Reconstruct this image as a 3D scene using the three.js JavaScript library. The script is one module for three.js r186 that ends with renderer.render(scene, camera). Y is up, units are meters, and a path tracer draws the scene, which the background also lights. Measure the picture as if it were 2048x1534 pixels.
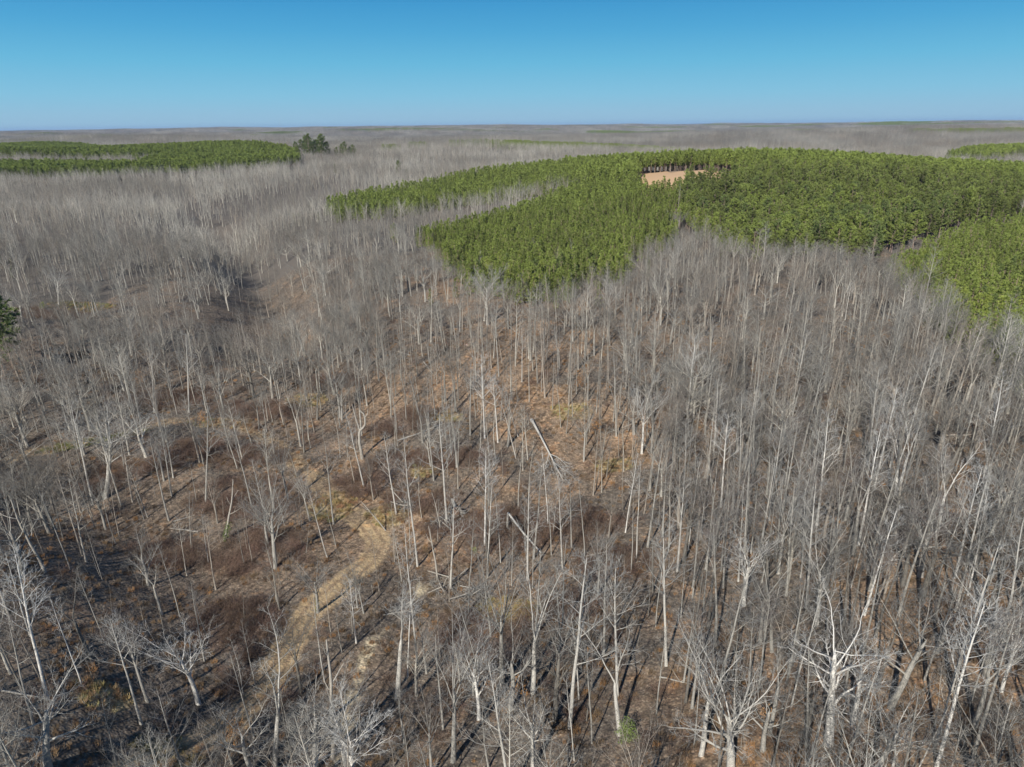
import * as THREE from 'three';
import { mergeGeometries } from 'three/addons/utils/BufferGeometryUtils.js';

// ------------------------------------------------------------------ camera, sky, sun, exposure
const scene = new THREE.Scene();
const EYE = 75;                                             // drone height above the valley floor's datum
const camera = new THREE.PerspectiveCamera(58.66, 1024 / 767, 1, 90000);
camera.rotation.order = 'YXZ';
camera.position.set(0, EYE, 0);
camera.rotation.set(THREE.MathUtils.degToRad(-20.7), 0, THREE.MathUtils.degToRad(-0.57));
camera.updateMatrixWorld(true);
const renderer = new THREE.WebGLRenderer({ antialias: true });
renderer.toneMapping = THREE.LinearToneMapping;
renderer.toneMappingExposure = 1.3;
renderer.shadowMap.enabled = true;

const SUN_AZ = THREE.MathUtils.degToRad(26), SUN_EL = THREE.MathUtils.degToRad(37);   // behind the camera, to its left
const sunDir = new THREE.Vector3(-Math.sin(SUN_AZ) * Math.cos(SUN_EL), Math.sin(SUN_EL), Math.cos(SUN_AZ) * Math.cos(SUN_EL));
const sun = new THREE.DirectionalLight(new THREE.Color().setRGB(1.0, 0.965, 0.905), 5.0);
sun.name = 'sun';
sun.position.copy(sunDir).multiplyScalar(400).add(new THREE.Vector3(0, 0, -200));
sun.target.position.set(0, 0, -200);
sun.castShadow = true;
sun.shadow.radius = 1;
sun.shadow.mapSize.set(4096, 4096);
Object.assign(sun.shadow.camera, { left: -400, right: 400, top: 400, bottom: -400, near: 1, far: 1200 });
scene.add(sun, sun.target);

// a clear winter sky: air only, deepening evenly from the horizon to the zenith
{
  const W = 512, H = 512, d = new Float32Array(W * H * 4);
  const stops = [[-90, .22, .31, .37], [0, .245, .395, .515], [.9, .232, .405, .535], [2.2, .182, .415, .565], [4.4, .112, .372, .555], [6.6, .066, .300, .520], [8.8, .040, .240, .475], [16, .018, .145, .36], [35, .010, .075, .23], [90, .007, .05, .16]];
  for (let r = 0; r < H; r++) {
    const el = ((r + .5) / H) * 180 - 90;
    let k = 1; while (k < stops.length - 1 && stops[k][0] < el) k++;
    const a = stops[k - 1], b = stops[k], t = Math.min(1, Math.max(0, (el - a[0]) / (b[0] - a[0])));
    for (let c = 0; c < W; c++) {
      const o = (r * W + c) * 4;
      for (let i = 0; i < 3; i++) d[o + i] = a[i + 1] + (b[i + 1] - a[i + 1]) * t;
      d[o + 3] = 1;
    }
  }
  const t = new THREE.DataTexture(d, W, H, THREE.RGBAFormat, THREE.FloatType);
  t.mapping = THREE.EquirectangularReflectionMapping; t.magFilter = THREE.LinearFilter; t.needsUpdate = true;
  scene.background = t; scene.environment = t;
}

// ------------------------------------------------------------------ random numbers, noise
function rng(seed) { let s = seed >>> 0; return () => { s = (s + 0x6d2b79f5) | 0; let t = Math.imul(s ^ (s >>> 15), 1 | s); t = (t + Math.imul(t ^ (t >>> 7), 61 | t)) ^ t; return ((t ^ (t >>> 14)) >>> 0) / 4294967296; }; }
const PERM = new Float32Array(65536); { const r = rng(77); for (let i = 0; i < 65536; i++) PERM[i] = r(); }
const lat = (x, y) => PERM[((Math.imul(x, 1619) + Math.imul(y, 31337)) & 65535) ^ (Math.imul(y, 53) & 255)];
function vnoise(x, y) {
  const xi = Math.floor(x), yi = Math.floor(y), fx = x - xi, fy = y - yi, u = fx * fx * (3 - 2 * fx), v = fy * fy * (3 - 2 * fy);
  const a = lat(xi, yi), b = lat(xi + 1, yi), c = lat(xi, yi + 1), d = lat(xi + 1, yi + 1);
  return a + (b - a) * u + (c - a) * v + (a - b - c + d) * u * v;
}
function fbm(x, y, n = 4) { let s = 0, a = .5, t = 0; for (let i = 0; i < n; i++) { s += a * vnoise(x, y); t += a; a *= .5; const q = x * 1.6 - y * 1.2 + 17.3; y = x * 1.2 + y * 1.6 - 9.1; x = q; } return s / t; }
const sstep = (a, b, x) => { const t = Math.min(1, Math.max(0, (x - a) / (b - a))); return t * t * (3 - 2 * t); };
const mixv = (a, b, t) => a + (b - a) * t;

// ------------------------------------------------------------------ the lie of the land: heights at surveyed points [x, forward, height], spread smoothly between
const SURVEY = [[-23.7,68.1,-6],[-29.7,120.5,-6],[-46.8,146.7,-5],[-84.6,177.7,-4],[-124.3,166.5,-3],[-84.7,237.8,-1],[-185.5,459.1,-8],[-250.2,598.7,-3],[-110.4,304.3,-3],[-177.5,366.5,9],[-254.7,514,12],[-143.2,425.7,4],[2.6,127.9,-5],[26.3,134.8,-3],[-56.6,58.9,8],[-77.8,89.7,5],[-56.7,79.5,4],[-61.2,113.3,-2],[-40.1,76.9,-3],[-2,67.1,-2],[22.4,61.6,4],[53,56.1,10],[49.5,100,6],[88,107.6,11],[21.8,88.5,0],[55.8,79.8,7],[-15.4,150.1,-3],[-3.4,175.1,4],[-3.6,201.5,10],[-4.2,242.8,12],[-36.9,214.8,6],[-55.9,284.6,6],[7.8,279.2,11],[-50.9,434.3,8],[-21.8,419.8,10],[74.5,453.8,20],[118.8,511.3,36],[123.9,552.2,40],[40.6,726,30],[-10.6,741.3,26],[-149.4,634.3,10],[-48.9,563,6],[-9.4,639.6,14],[32.9,583.4,17],[114.8,418.7,12],[91.1,254.6,12],[43.2,203.2,9],[186.1,349.9,14],[170.9,230.6,10],[303,413.2,20],[264.2,478.5,32],[453.1,629.2,24],[210.8,517,39],[61.6,163.7,8],[118.4,172.9,11],[-182.7,297.4,4],[-193.4,260.7,5],[-269.5,453,7],[-351.5,687,10],[-567.6,876.8,14],[-575.4,1333.3,20],[-1065.9,1669.9,20],[-294.2,999.1,16],[-126.9,413.1,6],[-104.9,450.2,6],[-117.8,209.2,0],[-144.9,201.7,3],[-86.5,116.3,2],[685.6,950.5,14],[565.4,914.9,14],[150,950,14],[-60,1010,12],[360,900,14]];
const warp = (x, f) => { const q = Math.max(f, -40) + 120; return [Math.max(-1.25, Math.min(1.25, x / q)) * 1.6, Math.log(q)]; };
const RBF = (() => {
  const P = SURVEY.map(([x, f]) => warp(x, f)), n = P.length, m = n + 1, C2 = .12 * .12;
  const A = [];
  for (let i = 0; i < m; i++) {
    A.push(new Float64Array(m + 1));
    for (let j = 0; j < m; j++) A[i][j] = i < n && j < n ? Math.sqrt((P[i][0] - P[j][0]) ** 2 + (P[i][1] - P[j][1]) ** 2 + C2) + (i === j ? -.05 : 0) : i === j ? 0 : 1;
    A[i][m] = i < n ? SURVEY[i][2] : 0;
  }
  for (let i = 0; i < m; i++) {
    let p = i; for (let k = i + 1; k < m; k++) if (Math.abs(A[k][i]) > Math.abs(A[p][i])) p = k;
    const row = A[p]; A[p] = A[i]; A[i] = row;
    for (let k = 0; k < m; k++) if (k !== i) { const s = A[k][i] / A[i][i]; if (s) for (let j = i; j <= m; j++) A[k][j] -= s * A[i][j]; }
  }
  const w = A.map((r, i) => r[m] / r[i]);
  return (x, f) => { const [u, v] = warp(x, f); let s = w[n]; for (let i = 0; i < n; i++) s += w[i] * Math.sqrt((u - P[i][0]) ** 2 + (v - P[i][1]) ** 2 + C2); return s; };
})();
function farLand(x, f) {
  const d = Math.hypot(x, f);
  const ridged = Math.abs(fbm(x / 2600 + 3.1, f / 2600 + 8.7, 4) - .5) * 2;
  return 36 - ridged * 78 + (fbm(x / 700, f / 700, 3) - .5) * 34 + sstep(3500, 11000, d) * (16 + 42 * (fbm(x / 5200 + 40, f / 2400 + 11, 3) - .3));
}
// ravines cut by running water: [line, depth, half width]
const HOLLOW = [[-95, -262], [-120, -330], [-150, -395], [-185, -470], [-240, -560]];
const GULLY = [[-135, -150], [-100, -135], [-80, -122], [-62, -104], [-52, -86], [-44, -64]];
function offLine(line, x, z) { let best = 1e9; for (let i = 1; i < line.length; i++) { const ax = line[i - 1][0], az = line[i - 1][1], dx = line[i][0] - ax, dz = line[i][1] - az, t = Math.max(0, Math.min(1, ((x - ax) * dx + (z - az) * dz) / (dx * dx + dz * dz))); best = Math.min(best, (x - ax - dx * t) ** 2 + (z - az - dz * t) ** 2); } return best; }
function land(x, z) {
  const f = -z, d = Math.hypot(x, f);
  let h = 0;
  const wFar = sstep(800, 1500, d);
  if (wFar < 1) h += (1 - wFar) * RBF(x, f);
  if (wFar > 0) h += wFar * farLand(x, f);
  if (d < 1500) h += (fbm(x / 26 + 5, f / 26, 3) - .5) * 3.2 + (d < 500 ? (fbm(x / 4.2, f / 4.2, 2) - .5) * .5 : 0);
  if (d < 800) h -= 15 * Math.exp(-offLine(HOLLOW, x, z) / 480) + 5.5 * Math.exp(-offLine(GULLY, x, z) / 190);
  return h;
}
const HEROES = [
[7.3,-69.4,29.9,-0.7,"poplar","tall pale straight tree with layered side branches, lower centre of the open wood"],
[13.5,-66.9,20.3,-2.8,"fork","pale tree forking low into two leaning stems, rooted by the small green shrub"],
[14.4,-74.3,23.4,-0.7,"poplar","straight pale tree directly behind the low-forking tree above the green shrub"],
[7.4,-63.7,13.6,-0.6,"pole","bare thin pole in front of the tall layered tree, lower centre"],
[2.3,-63.6,13.3,0.1,"oak","small tree with a dense rounded crown at the bottom edge, below the tall layered tree"],
[-1.9,-79.5,27.9,-0.1,"vase","vase-shaped grey tree with dark lower trunk rising from the tan grass patch"],
[2.6,-76.9,26.7,0.2,"fork","slim twin-stemmed pale tree just right of the vase-shaped tree"],
[-4,-92.1,14.9,-0.8,"poplar","middling grey tree left of the vase-shaped tree on the tan grass"],
[-14.7,-109.2,11.7,-0.4,"snag","broken pale trunk without a crown standing in the brush piles"],
[-5.7,-84.3,15.8,-2.3,"pole","thin grey tree leaning left below the brush piles"],
[-15.8,-87.1,25.9,0.8,"pole","very tall thin pole rising through the brush piles by the road bend"],
[-17.8,-79.7,21.9,1.6,"fork","pale tree splitting into a wide V beside the sandy creek bed"],
[-8.2,-66.2,25.6,0.6,"vase","clump of tall grey stems at the bottom edge, right of the creek bed"],
[-3.5,-64.7,10.3,-0.6,"fork","small grey tree with V-shaped limbs at the very bottom, left of centre"],
[22,-78.2,25.2,-2.2,"poplar","tall pale tree with long low limbs standing right of the open bramble flat"],
[22.9,-107.3,20.7,-0.7,"pole","thin straight pale pole at the right end of the bramble flat"],
[-55.7,-60.1,15.4,2.4,"oak","crooked pale tree with wide side limbs in the bottom left corner"],
[-62.4,-70.5,24.5,3.1,"poplar","very tall white-barked tree with fanned top near the left edge"],
[-50.3,-63.6,13.1,0.9,"poplar","slender grey tree at the bottom edge, second from the left corner"],
[-32.4,-67.7,24.6,3.1,"fork","bright pale tree with a big Y fork at the bottom of the dirt road"],
[-26.8,-67.4,14.2,0.7,"oak","small dense-crowned pale tree at the bottom edge right of the Y-forked tree"],
[-25,-69,19.2,2.8,"snag","crooked grey tree beside the creek bed at the bottom edge"],
[-37.5,-116.3,17.6,-3.7,"pole","pale tree leaning far left, rooted on the edge of the dirt road"],
[-46.5,-112,20.6,1.1,"fan","round fan-crowned grey tree standing alone left of the dirt road"],
[-60.5,-122,15.2,6.1,"snag","leaning dead trunk with a green vine on its base"],
[-35.2,-100,12.6,0.8,"fan","drooping grey tree over the dirt road with a vine-covered trunk"],
[-41.7,-81.2,11.3,-0.2,"pole","thin pale tree left of the Y-forked tree, leaning left"],
[-40.6,-83.4,12.2,-0.7,"pole","thin grey tree between the leaning thin tree and the Y-forked tree"],
[-104.8,-184.3,21,1.4,"pole","pale pole beside the tan-leaved sapling on the left slope"],
[-94,-183.1,24.8,2.1,"poplar","tall pale tree where the grassy track passes, left slope"],
[-96.9,-137.7,27.3,0.9,"poplar","long pale trunk leaning left below the grassy track"],
[-95,-139.8,26.5,5.8,"fan","crooked trunk with a fan crown over the grassy track"],
[-96.8,-152,18.3,1.8,"pole","thin grey pole just right of the crooked fan-crowned tree"],
[-70.2,-136.6,25,3.3,"poplar","straight pale tree in the dark brush right of the grassy track"],
[-81.5,-99.8,15.1,-0.8,"snag","thick leaning pale trunk with a broken top, left edge"],
[-66.5,-119.9,13.8,1.3,"pole","short pale trunk in the dark red brush, left of the fan-crowned tree"],
[-60.9,-114.9,12.6,-0.2,"pole","thin tree leaning left in the shade before the fan-crowned tree"],
[-14.4,-127.9,28,-0.2,"poplar","thick straight pale tree beside the uprooted stump"],
[-18.9,-113.1,31.6,-0.1,"pole","tall thin pale pole left of the thick straight tree at the uprooted stump"],
[-3.7,-156.4,19.1,-0.9,"poplar","white straight tree in the middle of the orange slope"],
[0.8,-149.7,16.6,-2.1,"lean","pale tree bent to the left on the orange slope, front of a pair"],
[1.4,-158.1,15.8,-4.3,"lean","arching pale tree on the orange slope, rear of a bent pair"],
[-23.4,-162.2,17.9,-2.4,"lean","dark-based tree leaning left on the orange slope above the bramble"],
[8.2,-120.9,9.3,0.4,"pole","short pale pole standing in the open bramble flat"],
[-27.5,-126.1,8.5,-4.5,"snag","dead tree with a snaking curved trunk above the road bend"],
[-30.2,-162.9,15.3,0.4,"pole","thin grey pole left on the orange slope above the forked snag"],
[2.9,-184.7,17.1,-0.3,"poplar","pale straight tree at the top of the orange slope"],
[13.3,-184.8,17.5,-0.7,"pole","thin pale pole at the top of the orange slope, right of the others"],
[-15.7,-125.7,8.8,-0.4,"snag","dead stub with two raised limbs beside the uprooted stump"],
[36.7,-59.8,20.9,-1.8,"sycamore","thick white-barked tree with crooked white limbs, lower right"],
[40.7,-62.4,13.5,-1.1,"sycamore","slimmer white-barked tree right beside the thick white one"],
[43.3,-64,11.2,-0.6,"pole","pale pole casting a dark shadow, second to the right of the thick white tree"],
[24.7,-57.6,18,-1.9,"bigoak","great spreading many-limbed tree at the bottom edge, right half"],
[36.7,-77.5,15.2,-3,"fork","grey tree with crooked forks behind the great spreading tree"],
[35.9,-80,12.5,-2,"fan","fan-crowned grey tree left of the crooked-forked tree"],
[52.7,-63.1,11.9,-1.1,"pole","bright pale pole leaning right, lower right"],
[55,-63.3,12.6,-0.6,"poplar","grey tree leaning right beside the bright pole, lower right"],
[64,-71.3,21.9,-3.1,"poplar","very tall pale tree leaning out at the right edge"],
[65.7,-89.7,12.6,-0.7,"poplar","white slender tree leaning right in the dense right-hand wood"],
[53.3,-53.8,10.3,-2.6,"fork","grey tree with raised limbs in the bottom right corner"],
[72.4,-113.1,20.2,-2.8,"fork","white tree with a kinked fork, left of a tall white pair"],
[73.8,-114.8,18.8,0,"fork","white tree leaning right, right of a tall white pair"],
[36,-125.7,18.4,-1.5,"poplar","pale tree at the left edge of the dense right-hand wood"],
[37.5,-115.6,15.3,-2.2,"poplar","pale crooked tree just inside the dense right-hand wood"],
[42.8,-115.6,17.6,-0.9,"vase","grey vase-shaped tree in the dense right-hand wood"],
[46.9,-118.3,18.6,-0.8,"pole","long grey pole leaning right in the dense right-hand wood"],
[55.5,-122.7,15.6,-0.4,"poplar","bright pale forked-top tree in the middle of the right-hand wood"],
[68.3,-137.4,10.5,-1.9,"pole","white pole among three in the middle of the right-hand wood"],
[76.1,-103.1,17.4,-3.2,"poplar","grey slender tree near the right edge of the dense wood"],
[85.7,-104.6,11.8,-1.9,"fan","wide brushy-crowned tree near the right edge of the dense wood"],
[38.2,-111.2,21.9,-2.1,"pole","straight grey pole left in the dense right-hand wood"],
[41.9,-55.8,6.9,-1,"oak","low pale crown at the bottom edge right of the thick white tree"],
[34.1,-233.1,15,0.1,"vase","white-topped tree in front of the pine stand point"],
[-8.3,-228.8,22.6,-1.7,"fan","tall crooked tree in front of the left flank of the pine stand"],
[118.9,-319.8,20.8,-1.8,"poplar","tall pale tree standing against the older pines"],
[116.1,-229.5,14.1,-0.6,"poplar","white slender tree before the dark pine edge on the right"],
[106.5,-338.8,18.3,-4.3,"poplar","pale tree at the notch in the pine stand"],
[-193.3,-285.4,19.2,3.4,"fan","round-crowned silvery tree on the left above the brown clearing"]];
const STANDS = {
  near: [[-52,-405],[-36,-335],[-18,-290],[-6,-258],[6,-246],[18,-254],[39,-276],[57,-325],[85,-375],[103,-444],[119,-480],[134,-505],[103,-524],[86,-529],[70,-549],[46,-558],[13,-506],[-24,-462],[-49,-424]],
  hill: [[-136,-552],[-110,-542],[-67,-572],[-27,-590],[21,-588],[45,-578],[70,-545],[100,-510],[128,-498],[118,-480],[106,-450],[101,-415],[99,-370],[96,-322],[111,-326],[128,-328],[137,-318],[156,-328],[164,-310],[180,-325],[238,-373],[304,-406],[403,-457],[486,-608],[458,-640],[431,-660],[385,-670],[340,-720],[240,-770],[130,-780],[40,-790],[-20,-760],[-70,-710],[-120,-660],[-165,-610]],
  young: [[164,-294],[150,-255],[134,-215],[131,-190],[132,-172],[128,-152],[136,-132],[398,-426],[297,-383],[233,-354]],
  left_far: [[-1150,-1270],[-900,-1210],[-700,-1150],[-560,-1120],[-400,-1110],[-340,-1100],[-350,-1200],[-450,-1320],[-700,-1560],[-1200,-1800],[-1500,-1700]],
  left_near: [[-700,-815],[-600,-830],[-500,-865],[-440,-905],[-480,-950],[-560,-960],[-640,-1000],[-900,-1020]],
  left_mid: [[-470,-925],[-420,-905],[-370,-940],[-300,-1020],[-330,-1120],[-500,-1110],[-520,-1010]],
  right_far: [[547,-905],[592,-899],[653,-907],[709,-900],[874,-1062],[831,-1160],[705,-1090]],
};
const CLEARING = [[96,-498],[128,-486],[150,-484],[166,-520],[168,-604],[116,-622],[94,-540]];
const LANE = [[160,-304],[236,-364],[303,-396],[403,-443]];          // the mown lane between the tall pines and the low stand
const ROAD = [[-52,-56],[-47,-66],[-42,-75],[-39.1,-82.5],[-38.2,-91.5],[-36.2,-100.6],[-33,-107.8],[-29.1,-114.7],[-27.9,-121.9],[-31.7,-128],[-37.8,-133.7],[-43.9,-140.2],[-47.6,-146.6]];
const ROAD2 = [[-47.6,-146.6],[-54.6,-153.4],[-64.9,-165.7],[-78.1,-176.2],[-89.6,-179.9],[-98,-176.6],[-105,-168.5],[-112.8,-163.7],[-121,-160.2],[-127.6,-157]];
const CREEK = [[-24.8,-66.4],[-24.5,-74.7],[-24.6,-82.5],[-24.7,-86.8],[-24,-92.9],[-21.5,-100.9],[-16.8,-107.5]];
// ------------------------------------------------------------------ ground: one sheet from under the drone to the horizon
function inside(poly, x, z) { let c = false; for (let i = 0, j = poly.length - 1; i < poly.length; j = i++) { const a = poly[i], b = poly[j]; if ((a[1] > z) !== (b[1] > z) && x < ((b[0] - a[0]) * (z - a[1])) / (b[1] - a[1]) + a[0]) c = !c; } return c; }
function toLine(line, x, z) {                                  // [distance, signed side distance]
  let best = 1e9, side = 0;
  for (let i = 1; i < line.length; i++) {
    const ax = line[i - 1][0], az = line[i - 1][1], dx = line[i][0] - ax, dz = line[i][1] - az, l2 = dx * dx + dz * dz;
    const t = Math.max(0, Math.min(1, ((x - ax) * dx + (z - az) * dz) / l2)), ex = x - ax - dx * t, ez = z - az - dz * t, d = ex * ex + ez * ez;
    if (d < best) { best = d; side = (dx * ez - dz * ex) / Math.sqrt(l2); }
  }
  return [Math.sqrt(best), side];
}
// bramble thickets, tan grass, green grass: [x, z, half width, half depth, turn]
const BRAMBLES = [[-75, -185, 14, 6, .2], [-95, -148, 12, 6, -.2], [-70, -118, 10, 5, .3], [-40, -82, 8, 4, .6], [-105, -195, 14, 7, 0], [-190, -272, 16, 8, 0], [-55, -200, 10, 5, .2], [3, -124, 20, 7, .1], [-31, -147, 13, 7, -.3], [-21, -136, 9, 5, .2], [-14, -150, 8, 4, 0], [-62, -138, 13, 8, .2], [-52, -118, 9, 7, 0], [-47, -96, 10, 6, .5], [-68, -156, 12, 5, .1], [-30, -170, 9, 6, -.4], [18, -108, 8, 5, .2], [-82, -160, 10, 5, 0], [-5, -92, 7, 6, .3], [8, -97, 7, 4, .2]];
const TAN_GRASS = [[-184, -286, 14, 8, 0], [-1, -99, 6, 4, .3], [-22, -147, 3, 3, 0], [-41, -135, 5, 6, .3], [-28, -131, 5, 4, 0], [24, -144, 5, 3, 0], [-84, -176, 8, 3, .2], [-62, -190, 7, 4, .3], [-46, -68, 5, 3, .2], [-58, -74, 4, 3, 0], [-18, -170, 5, 2.5, .4], [16, -168, 6, 4, 0]];
const GREEN_GRASS = [[-115, -162, 9, 2.2, -.35], [-104, -169, 5, 2, -.5], [-185, -290, 12, 4, 0]];
const inOval = (o, x, z, wob) => { const c = Math.cos(o[4]), s = Math.sin(o[4]), dx = x - o[0], dz = z - o[1], u = (dx * c + dz * s) / o[2], v = (dz * c - dx * s) / o[3]; return u * u + v * v + wob; };
const PATCH = { x0: -180, z0: -392, size: 364 };
function soil(x, z, r1, r2) {                                   // what lies on the ground, plus sun warmth painted on some slopes, linear colour
  const big = fbm(x / 21, z / 21, 3), mid = fbm(x / 4.3 + 50, z / 4.3, 3), fine = fbm(x / .9, z / .9 + 30, 2);
  const paintedSun = Math.max(sstep(75, 25, Math.abs(x)) * sstep(-95, -135, z), sstep(10, 30, x) * sstep(-130, -90, z)), warm = sstep(.36, .64, big * .6 + mid * .4) * (.25 + .6 * paintedSun);  // sunlight painted into the litter: warmer and brighter on the sun-facing slopes
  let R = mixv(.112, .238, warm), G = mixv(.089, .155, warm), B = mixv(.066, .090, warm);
  let firm = 0;
  const wob = (mid - .5) * 1.3 + (fine - .5) * .5;
  for (const o of BRAMBLES) { const k = sstep(1.15, .6, inOval(o, x, z, wob)); if (k > 0) { R = mixv(R, .115, k * .7); G = mixv(G, .078, k * .7); B = mixv(B, .056, k * .7); } }
  for (const o of TAN_GRASS) { const k = sstep(1.2, .5, inOval(o, x, z, wob)); if (k > 0) { R = mixv(R, .29, k); G = mixv(G, .215, k); B = mixv(B, .108, k); } }
  for (const o of GREEN_GRASS) { const k = sstep(1.1, .4, inOval(o, x, z, wob)) * .8; if (k > 0) { R = mixv(R, .23, k); G = mixv(G, .235, k); B = mixv(B, .085, k); } }
  if (x > -150 && x < -5 && z > -200 && z < -45) {
    const [d, s] = toLine(ROAD, x, z), edge = d + (mid - .5) * 1.8 + (fine - .5) * .8;
    if (edge < 6) {
      const k = sstep(3.1, 2.2, edge) * (.45 + .55 * sstep(.34, .54, fbm(x / 6 + 21, z / 6, 3))); firm = k * .75;
      const rut = Math.max(sstep(.55, .2, Math.abs(s - 1.1 + (big - .5) * 2)), sstep(.55, .2, Math.abs(s + 1.1 + (big - .5) * 2)), sstep(.4, .15, Math.abs(s - 2.6 + (mid - .5))) * .6);
      R = mixv(R, mixv(.33, .24, rut) + (fine - .5) * .1, k); G = mixv(G, mixv(.235, .165, rut) + (fine - .5) * .08, k); B = mixv(B, mixv(.128, .092, rut) + (fine - .5) * .05, k);
    }
    const [d2] = toLine(ROAD2, x, z), e2 = d2 + (mid - .5) * 2.6, k2 = sstep(2.6, 1.0, e2) * .75;
    if (k2 > 0) { R = mixv(R, .28, k2); G = mixv(G, .195, k2); B = mixv(B, .105, k2); }
    const [d3] = toLine(CREEK, x, z), e3 = d3 + (mid - .5) * 2.2, k3 = sstep(1.5, .5, e3) * .85 * sstep(.38, .55, fbm(x / 5 + 9, z / 5, 2));
    if (k3 > 0) { R = mixv(R, .38, k3); G = mixv(G, .31, k3); B = mixv(B, .20, k3); }
  }
  if (mid > .66 && fine > .55) { R *= 1.25; G *= 1.12; }         // drifts of curled copper leaves
  const clot = fbm(x / .55 + 80, z / .55, 2), leaf = (.62 + .76 * r1) * (.7 + .6 * sstep(.3, .7, clot)) * (1 - firm) + firm * (.9 + .2 * r1); R *= leaf; G *= leaf * (.96 + .08 * r2); B *= leaf;
  if (r2 > .965 + firm * .03) { R += .20; G += .17; B += .13; }               // pale upturned leaves and bits of wood
  else if (r2 < .06 - firm * .05) { R *= .55; G *= .55; B *= .55; }
  return [R, G, B];
}
const toS = (v) => Math.round(255 * (v <= .0031308 ? 12.92 * Math.max(0, v) : 1.055 * Math.pow(Math.min(1, v), 1 / 2.4) - .055));
function dataTex(w, h, data, srgb) { const t = new THREE.DataTexture(data, w, h); t.wrapS = t.wrapT = THREE.RepeatWrapping; t.magFilter = THREE.LinearFilter; t.minFilter = THREE.LinearMipmapLinearFilter; t.generateMipmaps = true; if (srgb) t.colorSpace = THREE.SRGBColorSpace; t.needsUpdate = true; return t; }
let groundMap;
{
  const N = 2048, d = new Uint8Array(N * N * 4), r = rng(5), m = PATCH.size / N;
  for (let j = 0; j < N; j++) for (let i = 0; i < N; i++) {
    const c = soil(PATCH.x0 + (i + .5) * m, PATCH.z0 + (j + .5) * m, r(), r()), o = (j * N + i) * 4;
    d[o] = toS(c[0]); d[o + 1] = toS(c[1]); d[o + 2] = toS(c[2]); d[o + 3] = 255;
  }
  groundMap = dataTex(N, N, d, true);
}
const M = {};
let reliefMap;
{
  const N = 512, d = new Uint8Array(N * N * 4), r = rng(15), a = new Float32Array(N * N);
  for (const [cells, amp] of [[24, .35], [64, .35], [170, .3]]) { const g = Array.from({ length: cells * cells }, () => r()); for (let j = 0; j < N; j++) for (let i = 0; i < N; i++) { const x = (i / N) * cells, y = (j / N) * cells, xi = Math.floor(x), yi = Math.floor(y), u = x - xi, v = y - yi, q = (p, w) => g[(w % cells) * cells + (p % cells)], su = u * u * (3 - 2 * u), sv = v * v * (3 - 2 * v); a[j * N + i] += amp * mixv(mixv(q(xi, yi), q(xi + 1, yi), su), mixv(q(xi, yi + 1), q(xi + 1, yi + 1), su), sv); } }
  for (let k = 0; k < N * N; k++) { d[k * 4] = d[k * 4 + 1] = d[k * 4 + 2] = Math.round(255 * Math.min(1, a[k])); d[k * 4 + 3] = 255; }
  reliefMap = dataTex(N, N, d, false); reliefMap.repeat.set(PATCH.size / 38, PATCH.size / 38);
}
M.groundNear = new THREE.MeshStandardMaterial({ map: groundMap, bumpMap: reliefMap, bumpScale: .32, roughness: 1, name: 'leaf_litter' });
M.groundFar = new THREE.MeshStandardMaterial({ vertexColors: true, roughness: 1, name: 'far_forest_floor' });
{
  const lines = (inner0, inner1, step, out0, out1) => {
    const a = []; for (let v = inner0; v <= inner1 + 1e-6; v += step) a.push(v);
    let s = step, v = inner1; while (v < out1) { s = Math.min(s * 1.09, 400); v += s; a.push(v); }
    s = step; v = inner0; while (v > out0) { s = Math.min(s * 1.09, 400); v -= s; a.unshift(v); }
    return a;
  };
  const x1 = PATCH.x0 + PATCH.size, z1 = PATCH.z0 + PATCH.size;
  const X = lines(PATCH.x0, x1, 1.04, -30000, 30000), Z = lines(PATCH.z0, z1, 1.04, -34000, 400);
  const nx = X.length, nz = Z.length, pos = new Float32Array(nx * nz * 3), uv = new Float32Array(nx * nz * 2), col = new Float32Array(nx * nz * 3), near = [], far = [];
  for (let j = 0; j < nz; j++) for (let i = 0; i < nx; i++) {
    const k = j * nx + i, x = X[i], z = Z[j], d = Math.hypot(x, z);
    pos[k * 3] = x; pos[k * 3 + 1] = land(x, z) + sstep(8000, 10500, d) * 14 * fbm(x / 60, z / 60, 2); pos[k * 3 + 2] = z;
    uv[k * 2] = (x - PATCH.x0) / PATCH.size; uv[k * 2 + 1] = (z - PATCH.z0) / PATCH.size;
    const pinewood = sstep(.64, .71, fbm(x / 900 + 70, z / 420 + 20, 3)) * sstep(2500, 6000, d), v = .8 + .4 * fbm(x / 40, z / 40, 3), bare = inside(CLEARING, x, z);
    const c = bare ? [.48, .31, .17] : [mixv(.105, .040, pinewood) * v, mixv(.088, .056, pinewood) * v, mixv(.070, .032, pinewood) * v];
    col.set(c, k * 3);
    if (i < nx - 1 && j < nz - 1) { const cx = (x + X[i + 1]) / 2, cz = (z + Z[j + 1]) / 2, q = cx > PATCH.x0 && cx < x1 && cz > PATCH.z0 && cz < z1 ? near : far; q.push(k, k + nx, k + 1, k + 1, k + nx, k + nx + 1); }
  }
  const g = new THREE.BufferGeometry();
  g.setAttribute('position', new THREE.BufferAttribute(pos, 3)); g.setAttribute('uv', new THREE.BufferAttribute(uv, 2)); g.setAttribute('color', new THREE.BufferAttribute(col, 3));
  g.setIndex(new THREE.BufferAttribute(Uint32Array.from(near.concat(far)), 1));
  g.addGroup(0, near.length, 0); g.addGroup(near.length, far.length, 1);
  g.computeVertexNormals();
  const ground = new THREE.Mesh(g, [M.groundNear, M.groundFar]);
  ground.name = 'ground'; ground.receiveShadow = true; ground.castShadow = true;
  ground.userData = { kind: 'structure', label: 'rolling forest floor of brown leaf litter with a dirt road', category: 'ground' };
  scene.add(ground);
}
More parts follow.
